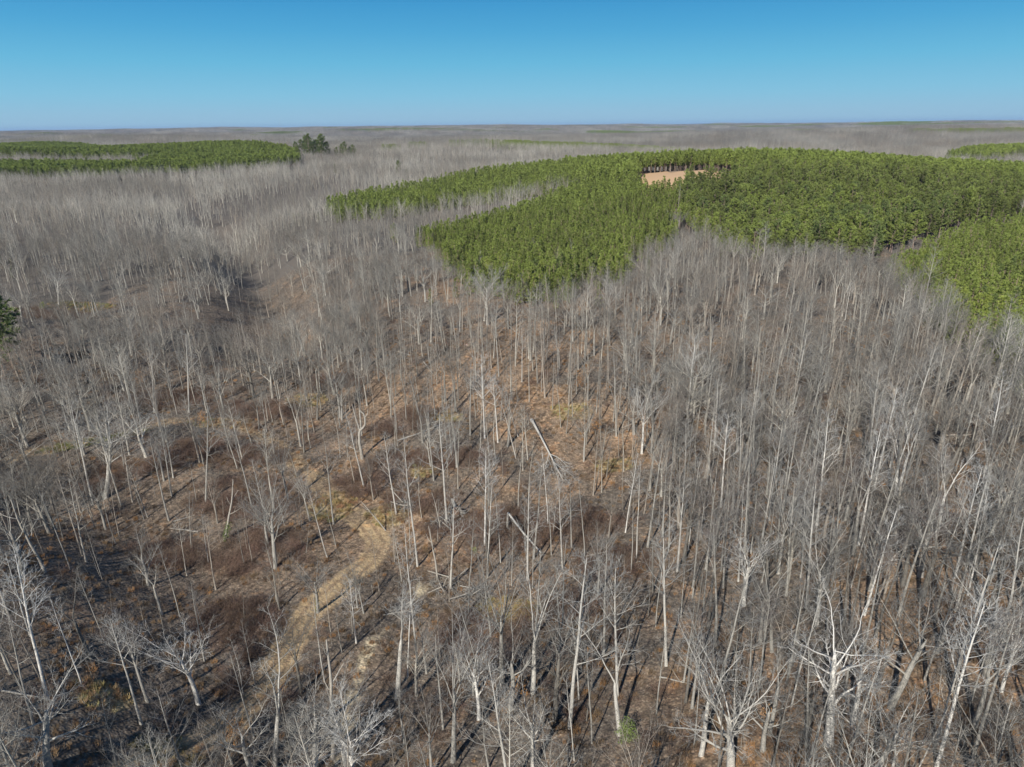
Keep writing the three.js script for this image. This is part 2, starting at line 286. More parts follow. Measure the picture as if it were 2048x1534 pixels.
// ------------------------------------------------------------------ wood: tapering bent tubes
const V = { add: (a, b, s = 1) => [a[0] + b[0] * s, a[1] + b[1] * s, a[2] + b[2] * s], cross: (a, b) => [a[1] * b[2] - a[2] * b[1], a[2] * b[0] - a[0] * b[2], a[0] * b[1] - a[1] * b[0]], norm: (a) => { const l = Math.hypot(a[0], a[1], a[2]) || 1; return [a[0] / l, a[1] / l, a[2] / l]; } };
class Wood {
  constructor() { this.p = []; this.n = []; this.u = []; this.i = []; }
  tube(pts, rad, sides, capped) {
    const m = pts.length, d0 = V.norm(V.add(pts[m - 1], pts[0], -1)), ref = Math.abs(d0[1]) < .9 ? [0, 1, 0] : [1, 0, 0];
    let prev = -1, along = 0;
    for (let k = 0; k < m; k++) {
      const t = V.norm(V.add(pts[Math.min(m - 1, k + 1)], pts[Math.max(0, k - 1)], -1)), a = V.norm(V.cross(t, ref)), b = V.cross(t, a), base = this.p.length / 3;
      if (k) along += Math.hypot(...V.add(pts[k], pts[k - 1], -1));
      if (k === m - 1 && !capped) {
        this.p.push(...pts[k]); this.n.push(...t); this.u.push(0, along);
        for (let s = 0; s < sides; s++) this.i.push(prev + s, prev + ((s + 1) % sides), base);
        return;
      }
      for (let s = 0; s < sides; s++) {
        const w = (s / sides) * 6.28318, c = Math.cos(w), q = Math.sin(w), nx = a[0] * c + b[0] * q, ny = a[1] * c + b[1] * q, nz = a[2] * c + b[2] * q;
        this.p.push(pts[k][0] + nx * rad[k], pts[k][1] + ny * rad[k], pts[k][2] + nz * rad[k]); this.n.push(nx, ny, nz); this.u.push((s / sides) * 1.2, along);
      }
      if (k) for (let s = 0; s < sides; s++) { const e = (s + 1) % sides; this.i.push(prev + s, prev + e, base + s, prev + e, base + e, base + s); }
      prev = base;
      if (k === m - 1) { const c = this.p.length / 3; this.p.push(...V.add(pts[k], t, rad[k] * .9)); this.n.push(...t); this.u.push(0, along); for (let s = 0; s < sides; s++) this.i.push(base + s, base + ((s + 1) % sides), c); }
    }
  }
  blade(a, b, c) { const n = V.norm(V.cross(V.add(b, a, -1), V.add(c, a, -1))), k = this.p.length / 3; this.p.push(...a, ...b, ...c); for (let q = 0; q < 3; q++) this.n.push(...n); this.u.push(0, 0, 1, 0, .5, 1); this.i.push(k, k + 1, k + 2); }
  get tris() { return this.i.length / 3; }
  geo() {
    const g = new THREE.BufferGeometry();
    g.setAttribute('position', new THREE.BufferAttribute(Float32Array.from(this.p), 3)); g.setAttribute('normal', new THREE.BufferAttribute(Float32Array.from(this.n), 3)); g.setAttribute('uv', new THREE.BufferAttribute(Float32Array.from(this.u), 2));
    g.setIndex(new THREE.BufferAttribute(Uint32Array.from(this.i), 1)); return g;
  }
}
function path(start, dir, len, seg, wander, up, r) {
  const pts = [start]; let d = dir, p = start;
  for (let k = 0; k < seg; k++) {
    d = V.norm([d[0] + (r() - .5) * wander, d[1] + (r() - .5) * wander + up / seg, d[2] + (r() - .5) * wander]);
    p = V.add(p, d, len / seg); pts.push(p);
  }
  return pts;
}
const along = (pts, t) => { const q = t * (pts.length - 1), k = Math.min(pts.length - 2, Math.floor(q)), e = q - k; return { p: V.add(pts[k], V.add(pts[k + 1], pts[k], -1), e), d: V.norm(V.add(pts[k + 1], pts[k], -1)) }; };
// levels: n children, t0..t1 where on the parent, a0..a1 angle off the parent, l0..l1 length as a share of the parent's at t0 and t1, w wander, up, seg, sides, rr radius share
function grow(spec, seed) {
  const r = rng(seed), trunk = new Wood(), twigs = new Wood(), limbs = [], T = spec.trunk;
  const pts = path([0, -.6, 0], V.norm([(T.lean ?? 0) + (r() - .5) * .04, 1, (r() - .5) * .05]), T.h + .6, T.seg ?? 10, T.w ?? .06, T.up ?? .15, r);
  const radAt = (t) => T.r * (1 - t) ** (T.taper ?? .8) + T.r * (T.tip ?? .08) + (t < .06 ? T.r * .35 * (1 - t / .06) : 0);
  trunk.tube(pts, pts.map((_, k) => radAt(k / (pts.length - 1))), T.sides ?? 7, T.broken);
  const child = (parent, plen, prad, t, L, level, az, into) => {
    const s = spec.levels[level], at = along(parent, t), e = (t - s.t0) / Math.max(1e-3, s.t1 - s.t0), len = plen * mixv(s.l0, s.l1, e) * (.7 + .6 * r());
    const ang = (mixv(s.a0, s.a1, r()) * Math.PI) / 180, ref = Math.abs(at.d[1]) < .95 ? [0, 1, 0] : [1, 0, 0], a = V.norm(V.cross(at.d, ref)), b = V.cross(a, at.d);
    const side = [a[0] * Math.cos(az) + b[0] * Math.sin(az), a[1] * Math.cos(az) + b[1] * Math.sin(az), a[2] * Math.cos(az) + b[2] * Math.sin(az)];
    const dir = V.norm(V.add(V.add([0, 0, 0], at.d, Math.cos(ang)), side, Math.sin(ang)));
    const q = path(at.p, dir, len, s.seg, s.w, s.up, r), r0 = Math.max(s.rmin ?? .006, prad * s.rr * (.8 + .4 * r()));
    const wood = level >= spec.twigFrom ? twigs : into;
    wood.tube(q, q.map((_, k) => r0 * (1 - (1 - (s.tip ?? .25)) * (k / (q.length - 1)))), s.sides, s.broken);
    sprout(q, len, (u) => r0 * (1 - .7 * u), level + 1, wood);
  };
  const sprout = (q, len, rad, level, into) => {
    const s = spec.levels[level]; if (!s) return;
    const n = Math.round(mixv(s.n[0], s.n[1], r())); let az = r() * 6.28;
    for (let k = 0; k < n; k++) {
      const t = Math.min(.995, s.t0 + (s.t1 - s.t0) * ((k + r() * .9) / n)); az += 2.4 + (r() - .5) * .9;
      if (level === 0) { const w = new Wood(); child(q, len, rad(t), t, s, 0, az, w); if (w.tris) limbs.push(w); } else child(q, len, rad(t), t, s, level, az, into);
    }
  };
  sprout(pts, T.h, radAt, 0, trunk);
  limbs.sort((a, b) => b.tris - a.tris);
  const small = limbs.splice(spec.keep ?? 8);
  const join = (list) => { const w = new Wood(); for (const x of list) { const k = w.p.length / 3; for (const v of x.p) w.p.push(v); for (const v of x.n) w.n.push(v); for (const v of x.u) w.u.push(v); for (const v of x.i) w.i.push(v + k); } return w; };
  return { h: T.h, trunk: trunk.geo(), limbs: limbs.map((l) => l.geo()), twigs: twigs.tris || small.length ? join([...small, twigs]).geo() : null, wood: join([trunk, ...limbs, ...small]).geo(), fine: twigs.tris ? twigs.geo() : null, tris: trunk.tris + twigs.tris + limbs.reduce((s, l) => s + l.tris, 0) };
}
const twigLevels = (n2, n3, n4) => [
  { n: [n2 - 2, n2], t0: .22, t1: .98, a0: 24, a1: 52, l0: .54, l1: .28, w: .3, up: .22, seg: 3, sides: 3, rr: .55, tip: .35, rmin: .02 },
  { n: [n3 - 2, n3 - 1], t0: .15, t1: .98, a0: 22, a1: 50, l0: .6, l1: .36, w: .3, up: .18, seg: 2, sides: 3, rr: .6, rmin: .015 },
  { n: [1, n4 - 1], t0: .2, t1: .98, a0: 22, a1: 48, l0: .62, l1: .45, w: .2, up: .15, seg: 1, sides: 3, rr: .7, rmin: .0115 },
];
const SPEC = {
  poplar: (v) => ({ trunk: { h: 22, r: .21, w: .07, seg: 12, up: .2 }, twigFrom: 2, keep: 8, levels: [{ n: [17, 21], t0: .40 + .05 * v, t1: .98, a0: 32, a1: 66, l0: .25, l1: .06, w: .22, up: .34, seg: 5, sides: 4, rr: .42, tip: .15 }, ...twigLevels(7, 5, 3)] }),
  pole: (v) => ({ trunk: { h: 19, r: .125, w: .08, seg: 12, up: .15 }, twigFrom: 2, keep: 5, levels: [{ n: [11, 15], t0: .56 - .06 * v, t1: .98, a0: 30, a1: 62, l0: .17, l1: .05, w: .25, up: .3, seg: 4, sides: 3, rr: .42 }, ...twigLevels(6, 4, 3)] }),
  vase: (v) => ({ trunk: { h: 12, r: .25, w: .06, seg: 7, tip: .45, taper: .6 }, twigFrom: 2, keep: 9, levels: [{ n: [6, 8], t0: .66, t1: .99, a0: 12, a1: 36, l0: .82, l1: 1.0, w: .2, up: .2, seg: 7, sides: 5, rr: .42, tip: .07 }, { n: [8, 10], t0: .2, t1: .97, a0: 22, a1: 46, l0: .34, l1: .14, w: .25, up: .22, seg: 4, sides: 3, rr: .45 }, ...twigLevels(5, 4, 2)] }),
  fan: (v) => ({ trunk: { h: 9.5, r: .24, w: .12, seg: 7, tip: .5, taper: .6 }, twigFrom: 2, keep: 10, levels: [{ n: [9, 11], t0: .5, t1: .99, a0: 22, a1: 66, l0: .7, l1: .92, w: .24, up: .36, seg: 6, sides: 4, rr: .38, tip: .07 }, { n: [8, 10], t0: .2, t1: .97, a0: 22, a1: 46, l0: .38, l1: .16, w: .28, up: .22, seg: 3, sides: 3, rr: .45 }, ...twigLevels(5, 4, 2)] }),
  oak: (v) => ({ trunk: { h: 8.5, r: .29, w: .14, seg: 7, tip: .5, taper: .6 }, twigFrom: 2, keep: 9, levels: [{ n: [7, 9], t0: .45, t1: .99, a0: 26, a1: 72, l0: .8, l1: .95, w: .3, up: .4, seg: 7, sides: 5, rr: .42, tip: .07 }, { n: [8, 10], t0: .2, t1: .97, a0: 26, a1: 54, l0: .42, l1: .2, w: .32, up: .2, seg: 4, sides: 3, rr: .48 }, ...twigLevels(5, 5, 2)] }),
  bigoak: () => ({ trunk: { h: 9, r: .36, w: .08, seg: 7, tip: .55, taper: .6 }, twigFrom: 2, keep: 14, levels: [{ n: [12, 13], t0: .35, t1: .99, a0: 14, a1: 68, l0: 1.0, l1: 1.1, w: .3, up: .3, seg: 8, sides: 5, rr: .38, tip: .07 }, { n: [10, 12], t0: .2, t1: .97, a0: 24, a1: 55, l0: .34, l1: .16, w: .35, up: .25, seg: 4, sides: 3, rr: .45 }, ...twigLevels(5, 5, 3)] }),
  fork: (v) => ({ trunk: { h: 9, r: .21, w: .08, seg: 7, tip: .6, taper: .5 }, twigFrom: 2, keep: 5, levels: [{ n: [2, 3], t0: .78, t1: .99, a0: 12, a1: 30, l0: 1.1, l1: 1.25, w: .22, up: .2, seg: 9, sides: 6, rr: .6, tip: .06 }, { n: [10, 12], t0: .22, t1: .98, a0: 28, a1: 58, l0: .3, l1: .08, w: .25, up: .3, seg: 4, sides: 3, rr: .45 }, ...twigLevels(6, 4, 3)] }),
  lean: () => ({ trunk: { h: 19, r: .16, w: .06, seg: 12, lean: .02, up: .1 }, twigFrom: 2, keep: 6, levels: [{ n: [10, 13], t0: .6, t1: .98, a0: 25, a1: 55, l0: .2, l1: .06, w: .25, up: .1, seg: 4, sides: 3, rr: .42 }, ...twigLevels(6, 4, 3)] }),
  sycamore: (v) => ({ trunk: { h: 15, r: .42, w: .06, seg: 9, tip: .4, taper: .7, sides: 10 }, twigFrom: 2, keep: 12, levels: [{ n: [11, 12], t0: .38, t1: .99, a0: 28, a1: 66, l0: .36, l1: .6, w: .5, up: .35, seg: 8, sides: 5, rr: .42, tip: .12 }, { n: [6, 8], t0: .25, t1: .97, a0: 30, a1: 62, l0: .42, l1: .2, w: .5, up: .2, seg: 4, sides: 3, rr: .45 }, ...twigLevels(5, 4, 2)] }),
  snag: (v) => ({ trunk: { h: 12, r: .17, w: .16, seg: 9, tip: .3, taper: .7, broken: true }, twigFrom: 3, keep: 6, levels: [{ n: [3, 5], t0: .4, t1: .92, a0: 25, a1: 70, l0: .16, l1: .22, w: .6, up: .5, seg: 5, sides: 5, rr: .5, tip: .4, broken: true }, { n: [1, 3], t0: .4, t1: .95, a0: 25, a1: 60, l0: .4, l1: .3, w: .4, up: .2, seg: 3, sides: 3, rr: .5, tip: .4 }] }),
  sapling: (v) => ({ trunk: { h: 6.5, r: .045, w: .12, seg: 6, up: .1, sides: 4 }, twigFrom: 0, keep: 0, levels: [{ n: [9, 12], t0: .22, t1: .98, a0: 28, a1: 62, l0: .34, l1: .14, w: .3, up: .3, seg: 3, sides: 3, rr: .5, rmin: .011 }, { n: [4, 6], t0: .2, t1: .98, a0: 24, a1: 50, l0: .5, l1: .3, w: .3, up: .2, seg: 2, sides: 3, rr: .6, rmin: .009 }, { n: [2, 3], t0: .2, t1: .98, a0: 22, a1: 48, l0: .6, l1: .5, w: .2, up: .1, seg: 1, sides: 3, rr: .7, rmin: .008 }] }),
  // seen from half a kilometre and farther: the same habits with fewer, stouter twigs
  farPoplar: (v) => ({ trunk: { h: 22, r: .21, seg: 4, sides: 4 }, twigFrom: 1, keep: 0, levels: [{ n: [8, 10], t0: .42, t1: .98, a0: 32, a1: 60, l0: .27, l1: .08, w: .2, up: .3, seg: 2, sides: 3, rr: .42 }, { n: [4, 5], t0: .2, t1: .98, a0: 24, a1: 50, l0: .55, l1: .35, w: .3, up: .2, seg: 1, sides: 3, rr: .6, rmin: .022 }, { n: [2, 3], t0: .2, t1: .98, a0: 24, a1: 50, l0: .6, l1: .5, w: .3, up: .2, seg: 1, sides: 3, rr: .7, rmin: .016 }] }),
  farFan: (v) => ({ trunk: { h: 9.5, r: .22, seg: 3, sides: 4, tip: .5 }, twigFrom: 2, keep: 0, levels: [{ n: [8, 9], t0: .55, t1: .99, a0: 20, a1: 62, l0: .75, l1: .95, w: .2, up: .35, seg: 3, sides: 3, rr: .46 }, { n: [5, 6], t0: .25, t1: .98, a0: 24, a1: 50, l0: .42, l1: .2, w: .3, up: .2, seg: 1, sides: 3, rr: .5, rmin: .026 }, { n: [3, 3], t0: .2, t1: .98, a0: 24, a1: 50, l0: .6, l1: .5, w: .3, up: .2, seg: 1, sides: 3, rr: .7, rmin: .016 }] }),
  distant: (v) => ({ trunk: { h: 20, r: .16, seg: 2, sides: 3 }, twigFrom: 0, keep: 0, levels: [{ n: [7, 8], t0: .42, t1: .98, a0: 26, a1: 62, l0: .3, l1: .12, w: .2, up: .3, seg: 1, sides: 3, rr: .5 }, { n: [4, 5], t0: .2, t1: .98, a0: 24, a1: 56, l0: .55, l1: .45, w: .3, up: .2, seg: 1, sides: 3, rr: .9, rmin: .034 }] }),
};
// ------------------------------------------------------------------ materials of wood and foliage
const lin = (r, g, b) => new THREE.Color().setRGB(r, g, b);
let barkMap;
{
  const N = 256, d = new Uint8Array(N * N * 4), r = rng(9);
  for (let j = 0; j < N; j++) for (let i = 0; i < N; i++) {
    const w = (a) => Math.abs(((a / N) * 2) % 2 - 1) * N, u = w(i), v = w(j), b = fbm(u / 14, v / 30, 3), q = fbm(u / 4 + 7, v / 9, 2), k = Math.max(.35, Math.min(1, .62 + .5 * b + .3 * (q - .5) + .1 * (r() - .5))), o = (j * N + i) * 4;
    d[o] = 255 * k; d[o + 1] = 252 * k; d[o + 2] = 246 * k; d[o + 3] = 255;
  }
  barkMap = dataTex(N, N, d, true); barkMap.repeat.set(1, .45);
}
const woodMat = (name, r, g, b, map = true) => new THREE.MeshStandardMaterial({ name, color: lin(r, g, b), roughness: .95, map: map ? barkMap : null });
const BARK = { pale: woodMat('pale_bark', .60, .58, .535), grey: woodMat('grey_bark', .41, .395, .36), dark: woodMat('dark_bark', .21, .195, .172), white: woodMat('white_bark', .82, .80, .755), dead: woodMat('weathered_wood', .46, .43, .38) };
const TWIG = { pale: woodMat('pale_twigs', .285, .276, .25, false), grey: woodMat('grey_twigs', .178, .172, .157, false), brown: woodMat('brown_twigs', .165, .140, .122, false), dark: woodMat('dark_twigs', .108, .104, .093, false), white: woodMat('white_twigs', .42, .41, .38, false), dead: woodMat('dead_twigs', .28, .265, .235, false) };
// ------------------------------------------------------------------ tree patterns
const NAMES = new Map();
function numbered(n) { const k = NAMES.get(n) ?? 0; NAMES.set(n, k + 1); return k ? n + '_' + String(k).padStart(3, '0') : n; }
function lit(o) { o.traverse((m) => { if (m.isMesh) { m.castShadow = true; m.receiveShadow = true; } }); return o; }
function tag(o, label, category, group) { o.userData = { label, category }; if (group) o.userData.group = group; return o; }
const PAT = {};
for (const [kind, n] of [['poplar', 4], ['pole', 3], ['vase', 2], ['fan', 3], ['oak', 2], ['fork', 3], ['lean', 1], ['sycamore', 1], ['bigoak', 1], ['snag', 3], ['sapling', 5], ['farPoplar', 4], ['farFan', 3], ['distant', 5]]) {
  PAT[kind] = [];
  for (let v = 0; v < n; v++) { const t = grow(SPEC[kind](v), 1000 + kind.length * 77 + v * 13 + kind.charCodeAt(0)); t.wood.computeBoundingBox(); (t.fine ?? t.wood).computeBoundingBox(); t.h = Math.max(t.wood.boundingBox.max.y, (t.fine ?? t.wood).boundingBox.max.y); PAT[kind].push(t); }
}
function makeTree(pat, bark, twig) {
  const g = new THREE.Group();
  const part = (geo, mat, name) => { const m = new THREE.Mesh(geo, mat); m.name = name; g.add(m); };
  part(pat.trunk, bark, 'trunk');
  for (const l of pat.limbs) part(l, bark, 'limb');
  if (pat.twigs) { part(pat.twigs, twig, 'twigs'); g.children[g.children.length - 1].userData.kind = 'stuff'; }
  return g;
}
// pines: whorled boughs carrying tufts of needles
function growPine(o, seed) {
  const r = rng(seed), wood = new Wood(), leaf = new Wood(), H = o.h;
  const pts = path([0, -.5, 0], [0, 1, 0], H + .3, 6, .03, .1, r);
  wood.tube(pts, pts.map((_, k) => o.r * (1 - .85 * (k / 6))), o.sides ?? 5);
  const clump = (p, d, size, n) => {                              // a brush of needles round a shoot
    for (let k = 0; k < n; k++) {
      const e = V.norm([d[0] * .55 + (r() - .5) * 2, d[1] * .55 + (r() - .3) * 1.6, d[2] * .55 + (r() - .5) * 2]), q = V.norm(V.cross(e, [r() - .5, r() - .5, r() - .5])), w = size * o.wide;
      const c = V.add(p, e, size * .25 * r());
      leaf.blade(V.add(c, q, w), V.add(c, q, -w), V.add(c, e, size * (.7 + .5 * r())));
    }
  };
  for (let k = 0; k < o.boughs; k++) {
    const t = o.base + (1 - o.base) * ((k + r()) / o.boughs), at = along(pts, Math.min(.99, t)), e = (t - o.base) / (1 - o.base), len = o.R * o.prof(e) * (.65 + .6 * r()), az = k * 2.4 + r(), el = mixv(-.12, .8, e) + (r() - .5) * .3;
    const d = [Math.cos(az) * Math.cos(el), Math.sin(el), Math.sin(az) * Math.cos(el)], q = path(at.p, d, len, 2, .25, .3, r);
    if (o.boughWood) wood.tube(q, [.06, .04, .012], 3);
    const n = Math.max(1, Math.round(len * o.perM));
    for (let j = 0; j < n; j++) { const a = along(q, Math.min(.99, .35 + .65 * ((j + .3 + r() * .7) / n))); clump(V.add(a.p, [(r() - .5) * .8, (r() - .5) * .4, (r() - .5) * .8]), a.d, o.s * (.75 + .5 * r()), o.blades); }
  }
  clump(along(pts, .97).p, [0, 1, 0], o.s, o.blades); clump(along(pts, .9).p, [0, 1, 0], o.s, o.blades);
  return { trunk: wood.geo(), crown: leaf.geo(), h: H };
}
const cone = (e) => Math.pow(Math.max(0, 1 - e), .8) * (.6 + .4 * Math.min(1, e * 5)) + .1, dome = (e) => Math.sqrt(Math.max(0, 1 - e * e)) * (.6 + .4 * Math.min(1, e * 3)) + .06;
const PINES = {
  young: [0, 1, 2, 3, 4].map((v) => growPine({ h: 12, r: .12, base: .08, R: 1.95, boughs: 44, perM: .95, blades: 17, s: .72, wide: .15, prof: cone, boughWood: true }, 31 + v)),
  mature: [0, 1, 2, 3].map((v) => growPine({ h: 16, r: .16, base: .36, R: 2.6, boughs: 38, perM: .9, blades: 17, s: .82, wide: .16, prof: (e) => .5 * (cone(e) + dome(e)), boughWood: true }, 51 + v)),
  old: [0, 1, 2, 3].map((v) => growPine({ h: 19, r: .22, base: .3, R: 4.3, boughs: 44, perM: .85, blades: 19, s: .92, wide: .16, prof: dome, boughWood: true }, 71 + v)),
  farYoung: [0, 1, 2].map((v) => growPine({ h: 13, r: .12, sides: 3, base: .12, R: 2.4, boughs: 30, perM: .8, blades: 9, s: 1.0, wide: .22, prof: cone }, 91 + v)),
  farMature: [0, 1, 2, 3].map((v) => growPine({ h: 16, r: .16, sides: 4, base: .45, R: 2.8, boughs: 28, perM: .8, blades: 9, s: 1.1, wide: .22, prof: (e) => .5 * (cone(e) + dome(e)) }, 111 + v)),
};
const needle = (name, r, g, b) => new THREE.MeshStandardMaterial({ name, color: lin(r, g, b), roughness: .75, side: THREE.DoubleSide });
const NEEDLE = [needle('needles', .176, .218, .042), needle('needles_bright', .215, .252, .046), needle('needles_dark', .115, .150, .040)];
const PBARK = woodMat('pine_bark', .34, .25, .19, false);
function makePine(p, mat) { const g = new THREE.Group(), t = new THREE.Mesh(p.trunk, PBARK), c = new THREE.Mesh(p.crown, mat); t.name = 'trunk'; c.name = 'crown'; g.add(t, c); return g; }

// ------------------------------------------------------------------ where things stand
const CAMI = camera.quaternion.clone().invert(), tmp = new THREE.Vector3();
function inView(x, y, z, m = 1) { tmp.set(x, y - EYE, z).applyQuaternion(CAMI); return tmp.z < 0 && Math.abs(tmp.x / -tmp.z) < .75 * m && Math.abs(tmp.y / -tmp.z) < .562 * m; }
const placedTrees = [], placedPines = [], rf = rng(2024);       // {kind, v, x, z, h, turn, lean, tone, label}
const near2 = (list, x, z, d) => list.some((t) => (t.x - x) ** 2 + (t.z - z) ** 2 < d * d);
HEROES.forEach(([x, z, h, lean, kind, label], k) => {
  const tone = kind === 'sycamore' || /white/.test(label) ? 'white' : kind === 'snag' ? 'dead' : /grey|dark/.test(label) ? 'grey' : 'pale';
  placedTrees.push({ kind, v: k, x, z, h: Math.min(31, h), turn: rf() * 6.28, lean: lean / h, tone, label, hero: true });
});
const ragged = (poly, x, z) => inside(poly, x + (fbm(x / 17 + 3, z / 17, 3) - .5) * 19, z + (fbm(x / 17, z / 17 + 50, 3) - .5) * 19);
const stand = (x, z) => { for (const k in STANDS) if (ragged(STANDS[k], x, z)) return k; return null; };
const KEEP_CLEAR = [[5, -164], [12, -138], [13, -127]];
function openness(x, z) {                                        // share of the full stocking that stands here
  let d = 1;
  for (const o of BRAMBLES) { const q = inOval(o, x, z, 0); if (q < 1.3) d = Math.min(d, .18); }
  if (toLine(ROAD, x, z)[0] < 4.2 || toLine(ROAD2, x, z)[0] < 2.4 || toLine(CREEK, x, z)[0] < 1.8) return 0;
  const f = -z;
  if (f > 290 && x > 150 && toLine(LANE, x, z)[0] < 6) return 0;
  if (((x + 186) / 20) ** 2 + ((z + 284) / 13) ** 2 < 1) return .04;           // the brown opening
  if (x > -45 && x < 30 && f > 85 && f < 215) d = Math.min(d, f > 150 ? .82 : .6);          // the open slope
  if (toLine(KEEP_CLEAR, x, z)[0] < 4.5 || Math.hypot(x + 12, z + 128) < 5) return 0;   // around the fallen tree and the uprooted stump
  if (x > -20 && x < 22 && f < 100) d = Math.min(d, .36);
  if (x < -20) d = Math.min(d, .3 + .55 * sstep(.34, .66, fbm(x / 34, z / 34, 3)));
  if (f > 190) d = Math.min(d, .3 + .55 * sstep(.3, .7, fbm(x / 34, z / 34, 3)));
  if (toLine(HOLLOW, x, z)[0] < 12 + 22 * fbm(x / 20, z / 20, 2)) d = Math.min(d, .12);
  return d;
}
const span = (f) => .95 * (f + 40) + 20;
const bare = [];                                                  // full-detail bare trees
for (let f = 18; f < 440; f += 4.1) for (let x = -span(f); x < span(f); x += 4.1) {
  const px = x + (rf() - .5) * 4, pz = -f + (rf() - .5) * 4, u = rf(), s = rf(), c = rf(), hr = rf(), a = rf(), v = Math.floor(rf() * 60), ln = (rf() - .5) * .1;
  if ((stand(px, pz) && u > .012) || inside(CLEARING, px, pz)) continue;
  if (u > openness(px, pz) * .92) continue;
  if (near2(placedTrees, px, pz, 2.2)) continue;
  const slope = px > -45 && px < 30 && pz < -85 && pz > -215, right = px > 25, left = px < -20 || -pz > 190, kind = slope ? (s < .2 ? 'poplar' : s < .8 ? 'pole' : s < .88 ? 'vase' : s < .93 ? 'fork' : s < .98 ? 'lean' : 'snag') : left ? (s < .3 ? 'poplar' : s < .57 ? 'pole' : s < .72 ? 'vase' : s < .86 ? 'fan' : s < .91 ? 'oak' : s < .975 ? 'fork' : 'snag') : s < (right ? .42 : .3) ? 'poplar' : s < (right ? .66 : .6) ? 'pole' : s < .72 ? 'vase' : s < .84 ? 'fan' : s < .90 ? 'oak' : s < .975 ? 'fork' : s < .988 ? 'lean' : 'snag';
  const h = { poplar: 20, pole: 16, vase: 18, fan: 16, oak: 15, fork: 18, lean: 15, snag: 9 }[kind] * (.72 + .5 * hr) * (px < -20 && kind !== 'fan' && kind !== 'oak' ? .88 : 1.0);
  const tone = kind === 'snag' ? 'dead' : c < .20 ? 'pale' : c < .46 ? 'grey' : c < .72 ? 'brown' : c < .91 ? 'dark' : 'white';
  const edge = stand(px, pz - 10) || stand(px, pz - 24) ? .62 : stand(px, pz - 40) ? .8 : 1;     // younger growth along the edge of the pines
  bare.push({ kind, v, x: px, z: pz, h: h * edge, turn: a * 6.28, lean: ln + (px < -20 ? -.03 : 0), tone });
}
// the 300 that show largest stand as trees of their own, the rest as one wood
const seen = bare.filter((t) => inView(t.x, land(t.x, t.z) + t.h * .45, t.z, .99)).sort((a, b) => b.h / Math.hypot(b.x, b.z, 60) - a.h / Math.hypot(a.x, a.z, 60)).slice(0, 300 - HEROES.length);
const single = new Set(seen);
const toneMat = { pale: [BARK.pale, TWIG.pale], grey: [BARK.grey, TWIG.grey], brown: [BARK.grey, TWIG.brown], dark: [BARK.dark, TWIG.dark], white: [BARK.white, TWIG.white], dead: [BARK.dead, TWIG.dead] };
const where = (x, z) => { const f = -z; return x < -28 ? (f < 85 ? 'on the shaded bottom left slope' : f < 125 ? 'in the wood left of the dirt road' : 'on the far left slope past the track') : x < 0 ? (f < 88 ? 'near the creek bed at the bottom' : f < 130 ? 'about the brush piles at the road bend' : 'on the left of the orange slope') : x < 26 ? (f < 82 ? 'in the open wood at the bottom centre' : f < 130 ? 'beside the open bramble flat' : 'on the right of the orange slope') : f < 72 ? 'in the bottom right wood around the thick white tree' : f < 95 ? 'in the dense wood above the thick white tree' : x < 60 ? 'in the left part of the dense right-hand wood' : 'deep in the dense right-hand wood'; };
const look = { poplar: 'straight branchy tree', pole: 'thin pole-like tree', vase: 'tree of upswept stems', fan: 'fan-crowned tree', oak: 'crooked spreading tree', fork: 'fork-trunked tree', lean: 'tree bowed to one side', snag: 'broken dead trunk' };
const toneWord = { pale: 'pale', grey: 'light grey', brown: 'brown-twigged grey', dark: 'dark grey', white: 'white-barked', dead: 'weathered' };
function setTree(o, t, pat) {
  const s = t.h / pat.h; o.position.set(t.x, land(t.x, t.z), t.z); o.scale.setScalar(s); o.rotation.order = 'ZXY'; o.rotation.set(0, t.turn, -(t.lean ?? 0));
}
for (const t of [...placedTrees, ...seen]) {
  const list = PAT[t.kind], pat = list[t.v % list.length], [b, w] = toneMat[t.tone], o = makeTree(pat, b, w);
  o.name = numbered(t.kind === 'snag' ? 'dead_tree' : 'bare_tree'); setTree(o, t, pat);
  if (t.hero) tag(o, t.label, 'tree', 'bare trees of the winter wood');
  else { const p = where(t.x, t.z); tag(o, toneWord[t.tone] + ' ' + look[t.kind] + ' ' + p, 'tree', toneWord[t.tone] + ' ' + look[t.kind] + ' ' + p); }
  if (/vine/.test(t.label ?? '')) {
    const w2 = new Wood(), r = rng(t.v + 5); for (let k = 0; k < 260; k++) { const y = r() * pat.h * .3, a = r() * 6.28, d = .18 + r() * .35, p = [Math.cos(a) * d, y, Math.sin(a) * d], e = .22; w2.blade(p, V.add(p, [(r() - .5) * e * 2, (r() - .5) * e, (r() - .5) * e * 2]), V.add(p, [(r() - .5) * e, e, (r() - .5) * e])); }
    const m = new THREE.Mesh(w2.geo(), needle('vine_leaves', .10, .14, .03)); m.name = 'vine'; o.add(m);
  }
  scene.add(lit(o));
}
